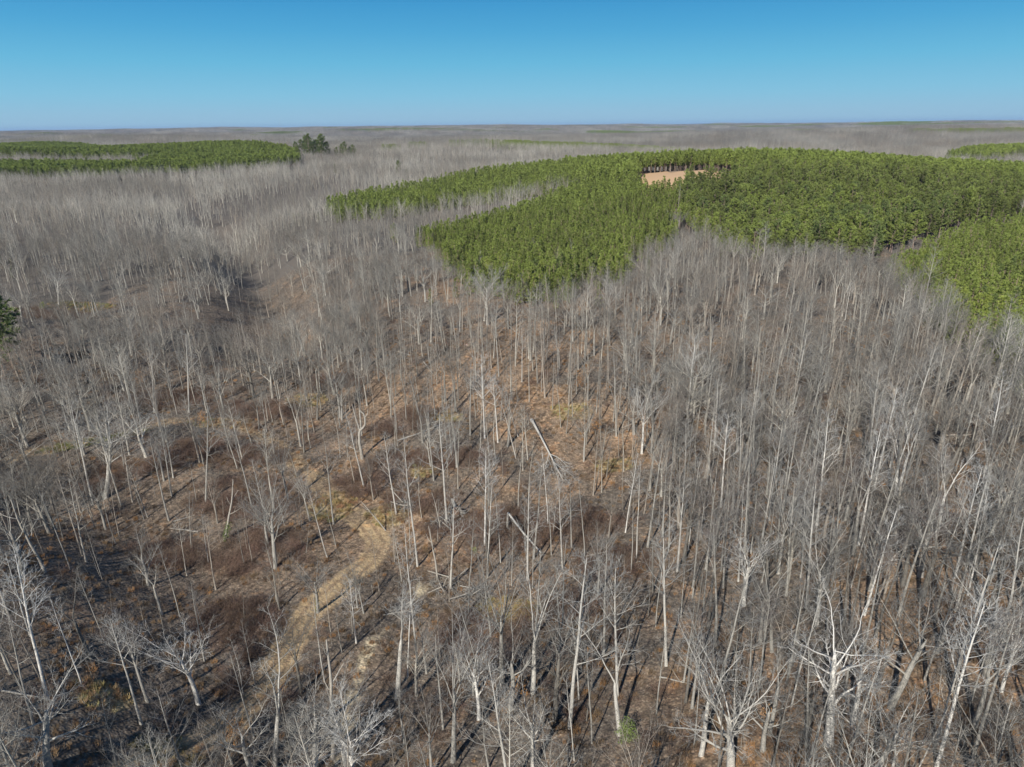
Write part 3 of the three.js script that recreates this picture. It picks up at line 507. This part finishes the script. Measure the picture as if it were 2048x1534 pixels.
// scatter: one object made of copies
const mtx = new THREE.Matrix4(), qu = new THREE.Quaternion(), eu = new THREE.Euler(), ps = new THREE.Vector3(), sc = new THREE.Vector3(), tc = new THREE.Color();
function scatter(parent, name, list, pick, parts, tint) {         // parts(pattern) -> [[geometry, material, part name]]
  const by = new Map();
  for (const t of list) { const p = pick(t); if (!by.has(p)) by.set(p, []); by.get(p).push(t); }
  for (const [p, ts] of by) for (const [geo, mat, pn] of parts(p)) {
    const im = new THREE.InstancedMesh(geo, mat, ts.length); im.name = pn; im.userData.kind = 'stuff';
    ts.forEach((t, k) => {
      const s = t.h / p.h; eu.set(0, t.turn, -(t.lean ?? 0), 'ZXY'); qu.setFromEuler(eu);
      im.setMatrixAt(k, mtx.compose(ps.set(t.x, t.y ?? land(t.x, t.z), t.z), qu, sc.set(s * (t.sx ?? 1), s, s * (t.sx ?? 1))));
      im.setColorAt(k, tint(t, tc, pn === 'twigs'));
    });
    parent.add(im);
  }
}
function stuff(name, label, category) { const g = new THREE.Group(); g.name = name; g.userData = { kind: 'stuff', label, category }; scene.add(g); return g; }
const toneTint = { pale: [1.22, 1.2, 1.16], grey: [1, 1, 1], brown: [.98, .9, .84], dark: [.72, .7, .68], white: [1.55, 1.54, 1.5], dead: [1.1, 1.06, 1] };
const tintOf = (t, c, fine) => { const q = (fine ? twigTint : toneTint)[t.tone], k = (.8 + .4 * (((t.x * 12.9 + t.z * 78.2) % 1 + 1) % 1)); return c.setRGB(q[0] * k, q[1] * k, q[2] * k); };
// stands of one kind of tree give the wood its patches
function patchTone(x, z, v) { const q = fbm(x / 70 + 4, z / 70 + 90, 3) + ((v % 7) - 3) * .045; return q < .38 ? 'dark' : q < .47 ? 'brown' : q < .56 ? 'grey' : q < .64 ? (v % 3 ? 'pale' : 'grey') : v % 2 ? 'pale' : 'white'; }
const twigTint = { pale: [1.08, 1.06, 1.02], grey: [.92, .92, .9], brown: [.96, .86, .78], dark: [.6, .58, .55], white: [1.3, 1.28, 1.24], dead: [1.1, 1.06, 1] };
const wood = stuff('bare_woodland', 'mass of bare grey hardwood trees covering the hills', 'woodland');
scatter(wood, 'near', bare.filter((t) => !single.has(t)), (t) => PAT[t.kind][t.v % PAT[t.kind].length], (p) => [[p.wood, BARK.grey, 'trunks_and_limbs'], ...(p.fine ? [[p.fine, TWIG.grey, 'twigs']] : [])], tintOf);
{
  const list = [];
  for (let f = 440; f < 1450; f += 5.0) for (let x = -span(f); x < span(f); x += 5.0) {
    const px = x + (rf() - .5) * 5, pz = -f + (rf() - .5) * 5, u = rf(), c = rf(), a = rf(), hr = rf(), v = Math.floor(rf() * 60);
    if (u > .3 + .5 * sstep(.32, .62, fbm(px / 60 + 9, pz / 60, 3)) || stand(px, pz) || inside(CLEARING, px, pz)) continue;
    list.push({ kind: c < .4 ? 'farPoplar' : 'farFan', v, x: px, z: pz, h: 18 * (.6 + .6 * hr), turn: a * 6.28, tone: patchTone(px, pz, v) });
  }
  scatter(wood, 'middle', list, (t) => PAT[t.kind][t.v % PAT[t.kind].length], (p) => [[p.wood, BARK.grey, 'trunks_and_limbs'], [p.fine, TWIG.grey, 'twigs']], tintOf);
}
// far off, plots of wood forty metres wide
const plotTree = (pats, n, side, seed) => {
  const r = rng(seed), list = [];
  for (let k = 0; k < n; k++) { const p = pats[Math.floor(r() * pats.length)], m = new THREE.Matrix4().compose(new THREE.Vector3((r() - .5) * side, 0, (r() - .5) * side), new THREE.Quaternion().setFromEuler(new THREE.Euler(0, r() * 6.28, 0)), new THREE.Vector3().setScalar(.75 + .5 * r())); list.push(p.map((g) => g.clone().applyMatrix4(m))); }
  return list[0].map((_, k) => mergeGeometries(list.map((l) => l[k])));
};
{
  const plots = [0, 1, 2, 3].map((v) => ({ h: 1, g: plotTree(PAT.distant.map((p) => [p.wood, p.fine]), 40, 46, 300 + v) }));
  const pinePlots = [0, 1].map((v) => ({ h: 1, g: plotTree(PINES.farYoung.map((p) => [p.crown]), 70, 46, 400 + v) }));
  const list = [], pl = [];
  for (let f = 1450; f < 9500; f += 40) for (let x = -span(f) * .92; x < span(f) * .92; x += 40) {
    const px = x + (rf() - .5) * 14, pz = -f + (rf() - .5) * 14, a = Math.floor(rf() * 4) * 1.5708 + (rf() - .5) * .3, v = Math.floor(rf() * 60), u = rf();
    const pine = sstep(.64, .71, fbm(px / 900 + 70, pz / 420 + 20, 3)) > .5 + (u - .5) * .5 || inside(STANDS.left_far, px, pz);
    (pine ? pl : list).push({ v, x: px, z: pz, h: .85 + .3 * u, turn: a, tone: patchTone(px * .5, pz * .5, v), far: true });
  }
  scatter(wood, 'far', list, (t) => plots[t.v % 4], (p) => [[p.g[0], BARK.grey, 'trunks_and_limbs'], [p.g[1], TWIG.grey, 'twigs']], tintOf);
  const farPines = stuff('distant_pinewood', 'dark green pinewoods on the far hills', 'woodland');
  scatter(farPines, 'far', pl, (t) => pinePlots[t.v % 2], (p) => [[p.g[0], NEEDLE[0], 'crowns']], (t, c) => c.setRGB(1, 1, 1));
}
// ------------------------------------------------------------------ pine stands
{
  const list = [];
  const plant = (poly, sp, kinds, hs, turnRow) => {
    const xs = poly.map((p) => p[0]), zs = poly.map((p) => p[1]), c = Math.cos(turnRow), s = Math.sin(turnRow), R = 900, cx = (Math.min(...xs) + Math.max(...xs)) / 2, cz = (Math.min(...zs) + Math.max(...zs)) / 2;
    const half = Math.hypot(Math.max(...xs) - cx, Math.max(...zs) - cz) + 20;
    for (let u = -half; u < half; u += sp) for (let v = -half; v < half; v += sp * .86) {
      const x = cx + u * c - v * s + (rf() - .5) * 1.5, z = cz + u * s + v * c + (rf() - .5) * 1.5, q = rf(), hr = rf(), a = rf(), k = Math.floor(rf() * 60), t = rf();
      if (!ragged(poly, x, z) || inside(CLEARING, x, z) || q > (.97 - .25 * sstep(.6, .72, fbm(x / 15 + 60, z / 15, 2))) || Math.abs(x) > span(-z) * 1.05) continue;
      const kind = kinds(x, z); if (kind === 'old' && t > .5) continue;
      list.push({ kind, v: k, x, z, h: hs(x, z) * (.66 + .5 * hr), turn: a * 6.28, tint: kind === 'old' ? t * 2 : t, lean: (a - .5) * .05 });
    }
  };
  plant(STANDS.near, 3.7, (x, z) => (z > -470 ? 'young' : 'farYoung'), (x, z) => 11.2, .35);
  plant(STANDS.young, 3.6, () => 'young', () => 12, -.2);
  plant(STANDS.hill, 4.1, (x, z) => (x > 110 && z > -480 ? 'old' : z > -520 ? 'mature' : x < 60 ? 'farYoung' : 'farMature'), (x, z) => (x > 110 && z > -480 ? 17 : x < 60 ? 13 : 15.5), .2);
  for (const k of ['left_near', 'left_mid', 'right_far']) plant(STANDS[k], 4.0, () => 'farMature', () => 18, .1);
  plant(STANDS.left_far, 4.2, () => 'farMature', () => 18, .1);
  const outliers = [[-58.9, -435, 10, 'young', 'lone small pine just left of the central pine stand'], [-159, -206, 24, 'old', 'tallest dark pine cut off by the left edge'], [-157, -199, 18, 'old', 'lowest dark pine at the left edge, before the tallest one'], [-166, -214, 23, 'old', 'dark pine behind the tallest one at the left edge'],
    [-318, -985, 19, 'old', 'lone dark pine below the end of the far left pine band'], [-138, -885, 19, 'old', 'lone dark pine beyond the tip of the long pine tongue'], [-245, -333, 5, 'young', 'small pine bush at the back of the brown opening, left'], [-256, -350, 6, 'young', 'young pine behind the brown opening at the left edge'], [-190, -282, 4.5, 'young', 'short young pine beside the yellow-green shrub, left'], [-120, -830, 13, 'young', 'small dark pine in the bare wood left of the long pine tongue'], [-230, -940, 13, 'young', 'small pine between the far left clump and the pine tongue']];
  for (let k = 0; k < 11; k++) outliers.push([-352 + k * 4.6 + (k % 3) * 2, -1190 - (k % 4) * 7, 28 + (k % 5) * 3, 'old', 'tall dark pine in the clump ending the far left pine band', 'pines in the far left clump']);
  for (let k = 0; k < 5; k++) outliers.push([-292 + k * 7, -1215 - (k % 2) * 9, 20 + (k % 3) * 4, 'old', 'dark pine in the small row right of the far left clump', 'pines in the small far row']);
  for (let k = 0; k < 46; k++) { const a = rf() * 6.28, base = [[-130, -560], [-60, -440], [0, -250], [60, -330], [150, -320], [130, -200], [-420, -930], [-560, -860]][k % 8]; list.push({ kind: 'young', v: k, x: base[0] + Math.cos(a) * (14 + rf() * 30), z: base[1] + Math.sin(a) * (10 + rf() * 24), h: 5 + rf() * 7, turn: a, tint: rf(), lean: 0 }); }
  outliers.forEach(([x, z, h, kind, label, group], k) => list.push({ kind, v: k, x, z, h, turn: k, tint: .2, lone: true, label, group: group ?? 'lone pines' }));
  const pick = (t) => PINES[t.kind][t.v % PINES[t.kind].length];
  const shown = list.filter((t) => t.lone || inView(t.x, land(t.x, t.z) + t.h * .6, t.z, 1)).sort((a, b) => (b.lone ? 9 : b.h / Math.hypot(b.x, b.z)) - (a.lone ? 9 : a.h / Math.hypot(a.x, a.z))).slice(0, 300), own = new Set(shown);
  for (const t of shown) {
    const p = pick(t), o = makePine(p, t.lone || (t.kind === 'old' && t.tint > .5) ? NEEDLE[2] : NEEDLE[t.tint < .55 ? 0 : t.tint < .85 ? 1 : 2]); o.name = numbered('pine_tree'); setTree(o, t, p);
    const tone = t.lone || t.tint >= .85 || (t.kind === 'old' && t.tint > .5) ? 'dark' : t.tint < .55 ? 'green' : 'bright green';
    if (t.lone) tag(o, t.label, 'tree', t.group);
    else { const st = inside(STANDS.young, t.x, t.z) ? (t.z > -185 ? 'in the lowest corner of the right-hand stand at the frame edge' : t.x < 165 ? 'on the left flank of the right-hand pine stand' : 'inside the low right-hand pine stand') : inside(STANDS.near, t.x, t.z) ? (t.z > -275 ? 'at the very point of the central pine stand' : t.x < 5 ? 'on the left front of the central pine stand' : 'on the right front of the central pine stand') : (t.x < 135 ? 'by the notch between the pine stands' : t.x < 175 ? 'in the tall pines above the bare wood' : t.z > -420 ? 'in the tall pines behind the low right-hand stand' : 'higher up among the tall right-hand pines'); tag(o, tone + ' pine ' + st, 'tree', tone + ' pines ' + st); }
    scene.add(lit(o));
  }
  const g = stuff('pine_plantation', 'dense green pine plantation spreading over the hill', 'woodland');
  scatter(g, 'pines', list.filter((t) => !own.has(t)), pick, (p) => [[p.trunk, PBARK, 'trunks'], [p.crown, NEEDLE[0], 'crowns']], (t, c) => { const k = .62 + .6 * t.tint, dk = t.kind === 'old' ? .86 : 1; return c.setRGB(k * dk, k * dk * (t.kind === 'old' ? .98 : 1), k); });
}
// ------------------------------------------------------------------ undergrowth
{
  const sap = [], br = [];
  for (let f = 22; f < 360; f += 2.7) for (let x = -span(f); x < span(f); x += 2.7) {
    const px = x + (rf() - .5) * 2.7, pz = -f + (rf() - .5) * 2.7, u = rf(), hr = rf(), a = rf(), c = rf(), v = Math.floor(rf() * 60);
    if (stand(px, pz) || toLine(ROAD, px, pz)[0] < 4 || toLine(ROAD2, px, pz)[0] < 2) continue;
    const patch = fbm(px / 14 + 3, pz / 14, 3), dens = px < -20 ? .62 : px > 25 ? .38 : .26;
    if (u < dens * sstep(.3, .62, patch)) sap.push({ v, x: px, z: pz, h: 2.2 + 6.5 * hr * hr, turn: a * 6.28, lean: (c - .5) * .35, tone: ['dark', 'brown', 'dark', 'grey', 'brown'][v % 5] });
  }
  const under = stuff('undergrowth', 'thin leafless saplings and brush under the trees', 'undergrowth');
  scatter(under, 'saplings', sap, (t) => PAT.sapling[t.v % 5], (p) => [[p.wood, BARK.grey, 'stems'], [p.fine, TWIG.grey, 'twigs']], tintOf);
  const mats = [0, 1, 2].map((v) => {
    const r = rng(600 + v), w = new Wood();
    for (let k = 0; k < 70; k++) { const a = r() * 6.28, d = Math.sqrt(r()) * 1.5, q = path([Math.cos(a) * d, -.1, Math.sin(a) * d], V.norm([(r() - .5) * 1.2, 1, (r() - .5) * 1.2]), .9 + r() * 1.2, 3, .5, -.9, r); w.tube(q, [.016, .014, .011, .008], 3); }
    return { g: w.geo(), h: 1 };
  });
  BRAMBLES.forEach((o, b) => { for (let k = 0; k < o[2] * o[3] * 1.5; k++) { const a = rf() * 6.28, d = Math.sqrt(rf()) * 1.05, c = Math.cos(o[4]), s = Math.sin(o[4]), u = Math.cos(a) * d * o[2], v = Math.sin(a) * d * o[3], x = o[0] + u * c - v * s, z = o[1] + u * s + v * c, h = .7 + .8 * rf(), t = rf() * 6.28; if (toLine(ROAD, x, z)[0] > 3.4 && fbm(x / 4, z / 4, 2) > .36) br.push({ v: k, x, z, h, turn: t }); } });
  for (let k = 0; k < 5200; k++) { const f = 40 + rf() * 230, x = (rf() - .5) * 2 * (f * .8 + 10), z = -f, h = .4 + .8 * rf(), t = rf() * 6.28; if (!stand(x, z) && fbm(x / 11 + 31, z / 11, 3) > .54 && toLine(ROAD, x, z)[0] > 3.6) br.push({ v: k, x, z, h, turn: t }); }
  const bramble = stuff('brambles', 'low reddish brown bramble thickets on the valley floor', 'brambles');
  scatter(bramble, 'brambles', br, (t) => mats[t.v % 3], (p) => [[p.g, woodMat('bramble_canes', .17, .108, .078, false), 'canes']], (t, c) => { const k = .75 + .5 * rf(); return c.setRGB(k, k * (.95 + .15 * rf()), k); });
  // dry grass tufts
  const gw = [0, 1].map((v) => { const r = rng(700 + v), w = new Wood(); for (let k = 0; k < 46; k++) { const a = r() * 6.28, d = Math.sqrt(r()) * .55, p = [Math.cos(a) * d, 0, Math.sin(a) * d], e = r() * 6.28; w.blade(V.add(p, [.03, 0, 0]), V.add(p, [-.03, 0, .02]), V.add(p, [Math.cos(e) * .3, .35 + .4 * r(), Math.sin(e) * .3])); } return { g: w.geo(), h: 1 }; });
  const gl = [];
  for (const o of [...TAN_GRASS, ...GREEN_GRASS]) for (let k = 0; k < o[2] * o[3] * 4; k++) { const a = rf() * 6.28, d = Math.sqrt(rf()), c = Math.cos(o[4]), s = Math.sin(o[4]), u = Math.cos(a) * d * o[2], v = Math.sin(a) * d * o[3]; gl.push({ v: k, x: o[0] + u * c - v * s, z: o[1] + u * s + v * c, h: .6 + .6 * rf(), turn: rf() * 6.28, green: GREEN_GRASS.includes(o) }); }
  for (let k = 0; k < 15000; k++) { const f = 48 + rf() * 190, x = (rf() - .5) * 2 * (f * .8 + 10), z = -f, h = .35 + .8 * rf(), t = rf() * 6.28, u = rf(); if (!stand(x, z) && toLine(ROAD, x, z)[0] > 2.8 && fbm(x / 7 + 61, z / 7, 3) > .46) gl.push({ v: k, x, z, h, turn: t, weed: 1 + Math.floor(u * 3) }); }
  const grass = stuff('dry_grass', 'tufts of tan, brown and green grass and weeds in the openings', 'grass');
  scatter(grass, 'grass', gl, (t) => gw[t.v % 2], (p) => [[p.g, new THREE.MeshStandardMaterial({ name: 'grass_blades', color: lin(.33, .25, .12), roughness: .9, side: THREE.DoubleSide }), 'tufts']], (t, c) => (t.weed ? c.setRGB(...[[.62, .52, .55], [.85, .6, .5], [.42, .38, .45]][t.weed - 1]) : t.green ? c.setRGB(.55, .75, .5) : c.setRGB(.8 + .4 * rf(), .8 + .35 * rf(), .9)));
}
// ------------------------------------------------------------------ single things on the forest floor
const onto = (x, z, dy = 0) => [x, land(x, z) + dy, z];
function one(name, label, category, group) { const g = new THREE.Group(); g.name = numbered(name); tag(g, label, category, group); scene.add(g); return g; }
function piece(parent, name, w, mat) { const m = new THREE.Mesh(w.geo ? w.geo() : w, mat); m.name = name; parent.add(m); return m; }
{ // the tree that fell down the slope, crown towards the valley
  const g = grow({ trunk: { h: 27, r: .34, w: .03, seg: 12, up: 0 }, twigFrom: 2, keep: 10, levels: [{ n: [10, 11], t0: .48, t1: .98, a0: 14, a1: 34, l0: .42, l1: .16, w: .22, up: .1, seg: 6, sides: 5, rr: .55, tip: .1 }, { n: [9, 11], t0: .25, t1: .98, a0: 20, a1: 46, l0: .4, l1: .16, w: .3, up: .1, seg: 3, sides: 3, rr: .5 }, ...twigLevels(5, 4, 2)] }, 4242);
  const o = makeTree(g, BARK.pale, TWIG.white); o.name = 'fallen_tree';
  const a = new THREE.Vector3(...onto(5.2, -163.5, .9)), b = new THREE.Vector3(...onto(11.6, -138.5, 1.6)), d = b.clone().sub(a).normalize();
  o.position.copy(a); o.quaternion.setFromUnitVectors(new THREE.Vector3(0, 1, 0), d);
  tag(o, 'large pale fallen tree lying down the orange slope, its crown at the bramble flat', 'fallen tree'); scene.add(lit(o));
}
{ // forked snag
  const g = one('dead_tree', 'white barkless snag with two prongs standing above the dark bramble patch', 'tree'), r = rng(61);
  g.position.set(...onto(-37.6, -153.3));
  const t = new Wood(); t.tube([[0, -.5, 0], [-.15, 2, 0], [-.35, 4.5, .1], [-.2, 6.8, 0], [.1, 8, 0]], [.52, .4, .36, .33, .3], 8, true); piece(g, 'trunk', t, BARK.dead);
  const l = new Wood(); l.tube([[0, 7.6, 0], [-.25, 9, 0], [-.75, 11.5, .1], [-1.0, 13.2, 0], [-1.25, 14.6, .1]], [.22, .2, .16, .12, .05], 6, true); piece(g, 'limb', l, BARK.dead);
  const p = new Wood(); p.tube([[.05, 7.7, 0], [.9, 8.5, 0], [1.5, 9.4, .1], [1.6, 11, .1], [1.3, 12.2, 0], [.3, 13.2, -.1]], [.28, .26, .24, .22, .17, .1], 6, true); piece(g, 'limb', p, BARK.dead);
  const q = new Wood(); q.tube([[1.55, 11.2, .1], [2.3, 12.2, 0], [2.5, 13.6, .1]], [.14, .1, .05], 5, true); piece(g, 'limb', q, BARK.dead);
  lit(g);
}
{ // uprooted stump
  const g = one('uprooted_stump', 'uprooted stump with bare white roots spread out by the thick straight tree', 'stump'), r = rng(62);
  g.position.set(...onto(-12.4, -130.1, .9));
  const s = new THREE.IcosahedronGeometry(1.1, 3), p = s.attributes.position; for (let k = 0; k < p.count; k++) { const q = .75 + .5 * fbm(p.getX(k) * 1.6 + 9, p.getY(k) * 1.6 + p.getZ(k), 3); p.setXYZ(k, p.getX(k) * q * 1.3, p.getY(k) * q, p.getZ(k) * q * .6); } s.computeVertexNormals();
  piece(g, 'soil_plate', s, new THREE.MeshStandardMaterial({ name: 'root_soil', color: lin(.16, .11, .08), roughness: 1 }));
  for (let k = 0; k < 17; k++) { const a = (k / 17) * 6.28 + r() * .3, w = new Wood(), q = path([Math.cos(a) * .5, Math.sin(a) * .5, .2], V.norm([Math.cos(a), Math.sin(a), .5 + r() * .7]), 1.4 + r() * 1.1, 4, .5, 0, r); w.tube(q, [.17, .14, .11, .08, .05], 5, true); piece(g, 'root', w, BARK.dead); }
  const w = new Wood(); w.tube([[0, 0, -.2], [-.6, .1, -2], [-1.4, -.3, -5.5]], [.42, .38, .33], 8, true); piece(g, 'trunk', w, BARK.grey);
  lit(g);
}
{ // snapped trunk
  const g = one('fallen_log', 'straight pale trunk snapped off high and leaning down into the bramble flat', 'log');
  const a = onto(-1.2, -124.6), b = onto(5.4, -114.5, .3); g.position.set(...a);
  const s = new Wood(); s.tube([[0, -.5, 0], [0, 1.5, 0], [.1, 3.4, 0]], [.36, .3, .26], 8, true); piece(g, 'stump', s, BARK.dead);
  const w = new Wood(); w.tube([[.1, 3.6, 0], V.add([0, 0, 0], [b[0] - a[0], b[1] - a[1] + 3, b[2] - a[2]], .5), [b[0] - a[0], b[1] - a[1], b[2] - a[2]]], [.22, .19, .12], 8, true); piece(g, 'trunk', w, BARK.pale);
  lit(g);
}
{ // fallen logs
  const r = rng(63), spots = [];
  for (let k = 0; k < 34 && spots.length < 24; k++) { const f = 62 + r() * 165, x = (r() - .5) * 2 * (f * .66), z = -f; if (!stand(x, z) && toLine(ROAD, x, z)[0] > 4) spots.push([x, z, r() * 6.28, 3 + r() * 7, .08 + r() * .1]); }
  spots.push([-24, -163, .5, 13, .2], [-62, -190, .2, 12, .2], [-80, -240, .4, 15, .22], [14, -128, -.1, 9, .14], [16, -112, .1, 10, .12], [20, -106, .05, 11, .12], [-68, -70, .05, 13, .2], [-20, -168, .35, 12, .16], [-100, -265, .4, 16, .2], [8, -130, .2, 8, .12]);
  spots.forEach(([x, z, a, len, rad], k) => {
    const n = 5, pts = [], c = Math.cos(a), s = -Math.sin(a), ox = x, oz = z, oy = land(x, z);
    for (let i = 0; i <= n; i++) { const u = (i / n - .5) * len, wx = x + c * u + (r() - .5) * .15, wz = z + s * u + (r() - .5) * .15; pts.push([wx - ox, land(wx, wz) + rad * .35 - oy, wz - oz]); }
    const g = one('fallen_log', '', 'log'), w = new Wood(); g.position.set(ox, oy, oz);
    w.tube(pts, pts.map((_, i) => rad * (1 - .5 * (i / n))), 6, true); piece(g, 'trunk', w, k % 3 ? BARK.dead : BARK.grey);
    for (let b = 0; b < 2 + (k % 3); b++) { const t = .35 + .6 * r(), q = along(pts, t), d = V.norm([(r() - .5) * 2, .5 + r() * .6, (r() - .5) * 2]), bw = new Wood(), bp = path(q.p, d, 1 + r() * 1.8, 3, .4, 0, r); bw.tube(bp, [rad * .35, rad * .3, rad * .2, .02], 4, true); piece(g, 'limb', bw, BARK.dead); }
    const size = len > 11 ? 'long' : len > 7.5 ? 'middling' : 'short', p = where(x, z), label = size + ' ' + (k % 3 ? 'weathered' : 'grey') + ' fallen log lying ' + p;
    tag(g, label, 'log', label); lit(g);
  });
}
{ // brush piles of cut tops
  [[-13, -108, 3.2, 'grey brush pile at the foot of the broken crownless trunk'], [-19, -101, 2.6, 'low brush pile between the dirt road and the creek bed'], [-7, -104, 3, 'brush pile of cut branches at the edge of the tan grass'], [-24, -134, 2.8, 'grey heap of branches above the road bend'], [-16, -128, 2.4, 'brush heap left of the uprooted stump']].forEach(([x, z, s, label], k) => {
    const g = one('brush_pile', label, 'brush pile'), r = rng(640 + k), w = new Wood(); g.position.set(...onto(x, z));
    for (let b = 0; b < 150; b++) { const a = r() * 6.28, d = Math.sqrt(r()) * s, q = path([Math.cos(a) * d, .1 + r() * .9 * (1 - d / s), Math.sin(a) * d], V.norm([(r() - .5) * 2, (r() - .35) * .6, (r() - .5) * 2]), 1 + r() * 2.4, 3, .3, -.2, r); w.tube(q, [.035, .03, .02, .01], 3); }
    const m = piece(g, 'branches', w, TWIG.dead); m.userData.kind = 'stuff';
    for (let b = 0; b < 5; b++) { const q = new Wood(), a = r() * 6.28; q.tube(path([Math.cos(a) * s * .4, .3 + r() * .6, Math.sin(a) * s * .4], V.norm([r() - .5, (r() - .4) * .4, r() - .5]), 2.5 + r() * 2, 3, .1, 0, r), [.12, .11, .1, .08], 5, true); piece(g, 'log', q, BARK.dead); }
    lit(g);
  });
}
{ // saplings that kept their tan leaves, and the evergreen shrubs
  const leafy = (x, z, h, rad, n, col, name, label, cat, group, size = .2) => {
    const g = one(name, label, cat, group), r = rng(Math.round(x * 7 + z * 13) >>> 0), w = new Wood(), l = new Wood(); g.position.set(...onto(x, z));
    const pts = path([0, -.2, 0], [0, 1, 0], h, 5, .15, .1, r); w.tube(pts, [.07, .06, .045, .03, .02, .01], 4);
    for (let k = 0; k < 16; k++) { const q = along(pts, .15 + .8 * (k / 16)), a = k * 2.4, b = path(q.p, V.norm([Math.cos(a), .35, Math.sin(a)]), rad * (1.05 - .6 * (k / 16)), 3, .3, .2, r); w.tube(b, [.025, .02, .012, .006], 3); for (let j = 0; j < n / 16; j++) { const p = V.add(along(b, .25 + .75 * r()).p, [(r() - .5) * .7, (r() - .5) * .7, (r() - .5) * .7]); l.blade(p, V.add(p, [(r() - .5) * size * 2, (r() - .5) * size * 2, (r() - .5) * size * 2]), V.add(p, [(r() - .5) * size * 2, (r() - .5) * size * 2, (r() - .5) * size * 2])); } }
    piece(g, 'trunk', w, BARK.grey); const m = piece(g, 'leaves', l, new THREE.MeshStandardMaterial({ name: name + '_leaves', color: lin(...col), roughness: .9, side: THREE.DoubleSide })); m.userData.kind = 'stuff';
    lit(g);
  };
  const tan = [.42, .23, .095];
  leafy(-86, -174, 4.5, 1.9, 620, tan, 'tan_leaved_sapling', 'bushy sapling with tan leaves beside the dirt track bend on the left', 'sapling', 'tan-leaved saplings');
  leafy(19, -179, 4, 1.8, 560, tan, 'tan_leaved_sapling', 'orange-leaved sapling high on the orange slope, right', 'sapling', 'tan-leaved saplings');
  leafy(-118, -203, 5.5, 2.1, 640, tan, 'tan_leaved_sapling', 'tall tan-leaved sapling next to a pale pole on the left slope', 'sapling', 'tan-leaved saplings');
  leafy(21, -157, 4.5, 2.2, 640, tan, 'tan_leaved_sapling', 'orange-leaved sapling right of the fallen tree crown', 'sapling', 'tan-leaved saplings');
  leafy(-39.3, -72, 4, 2.1, 700, tan, 'tan_leaved_sapling', 'tan-leaved sapling left of the Y-forked tree at the bottom', 'sapling', 'tan-leaved saplings');
  leafy(0.5, -77, 3.4, 1.6, 460, tan, 'tan_leaved_sapling', 'tan-leaved sapling at the foot of the vase-shaped tree', 'sapling', 'tan-leaved saplings');
  leafy(31, -64, 2.6, 1.2, 300, tan, 'tan_leaved_sapling', 'sparse tan-leaved sapling left of the thick white tree', 'sapling', 'tan-leaved saplings');
  leafy(26, -240, 5, 2, 480, tan, 'tan_leaved_sapling', 'tan-leaved sapling before the point of the pine stand', 'sapling', 'tan-leaved saplings');
  leafy(14.2, -65.6, 3.4, 1.7, 1500, [.13, .17, .04], 'green_shrub', 'dark green shrub at the foot of the low-forking tree', 'shrub', undefined, .16);
  leafy(-8, -117, 1.2, .6, 200, [.26, .33, .04], 'green_shrub', 'tiny bright green bush below the uprooted stump', 'shrub', undefined, .12);
  leafy(-196, -279, 3, 1.3, 500, [.25, .30, .05], 'green_shrub', 'yellow-green young shrub in the brown opening at the left edge', 'shrub', undefined, .2);
}
{ // radio mast on the far hills
  const g = one('radio_mast', 'thin radio mast rising above the horizon, left of centre', 'mast');
  const x = -1790, z = -5700, H = 112; g.position.set(x, land(x, z), z);
  const leg = (k, y) => { const a = (k / 3) * 6.28, d = 1.6 - y / H; return [Math.cos(a) * d, y, Math.sin(a) * d]; }, mat = new THREE.MeshStandardMaterial({ name: 'mast_steel', color: lin(.35, .34, .34), roughness: .6 });
  for (let k = 0; k < 3; k++) { const w = new Wood(); w.tube([leg(k, -1), leg(k, H * .5), leg(k, H)], [.16, .14, .1], 5, true); piece(g, 'leg', w, mat); }
  const w = new Wood(); for (let y = 0; y < H - 4; y += 4) for (let k = 0; k < 3; k++) w.tube([leg(k, y), leg((k + 1) % 3, y + 4)], [.06, .06], 3, true); piece(g, 'bracing', w, mat);
  const t = new Wood(); t.tube([[0, H - 1, 0], [0, H + 9, 0]], [.09, .05], 4, true); piece(g, 'antenna', t, mat); lit(g);
}
scene.fog = new THREE.FogExp2(new THREE.Color().setRGB(.44, .66, 1.0), .000024);
renderer.render(scene, camera);
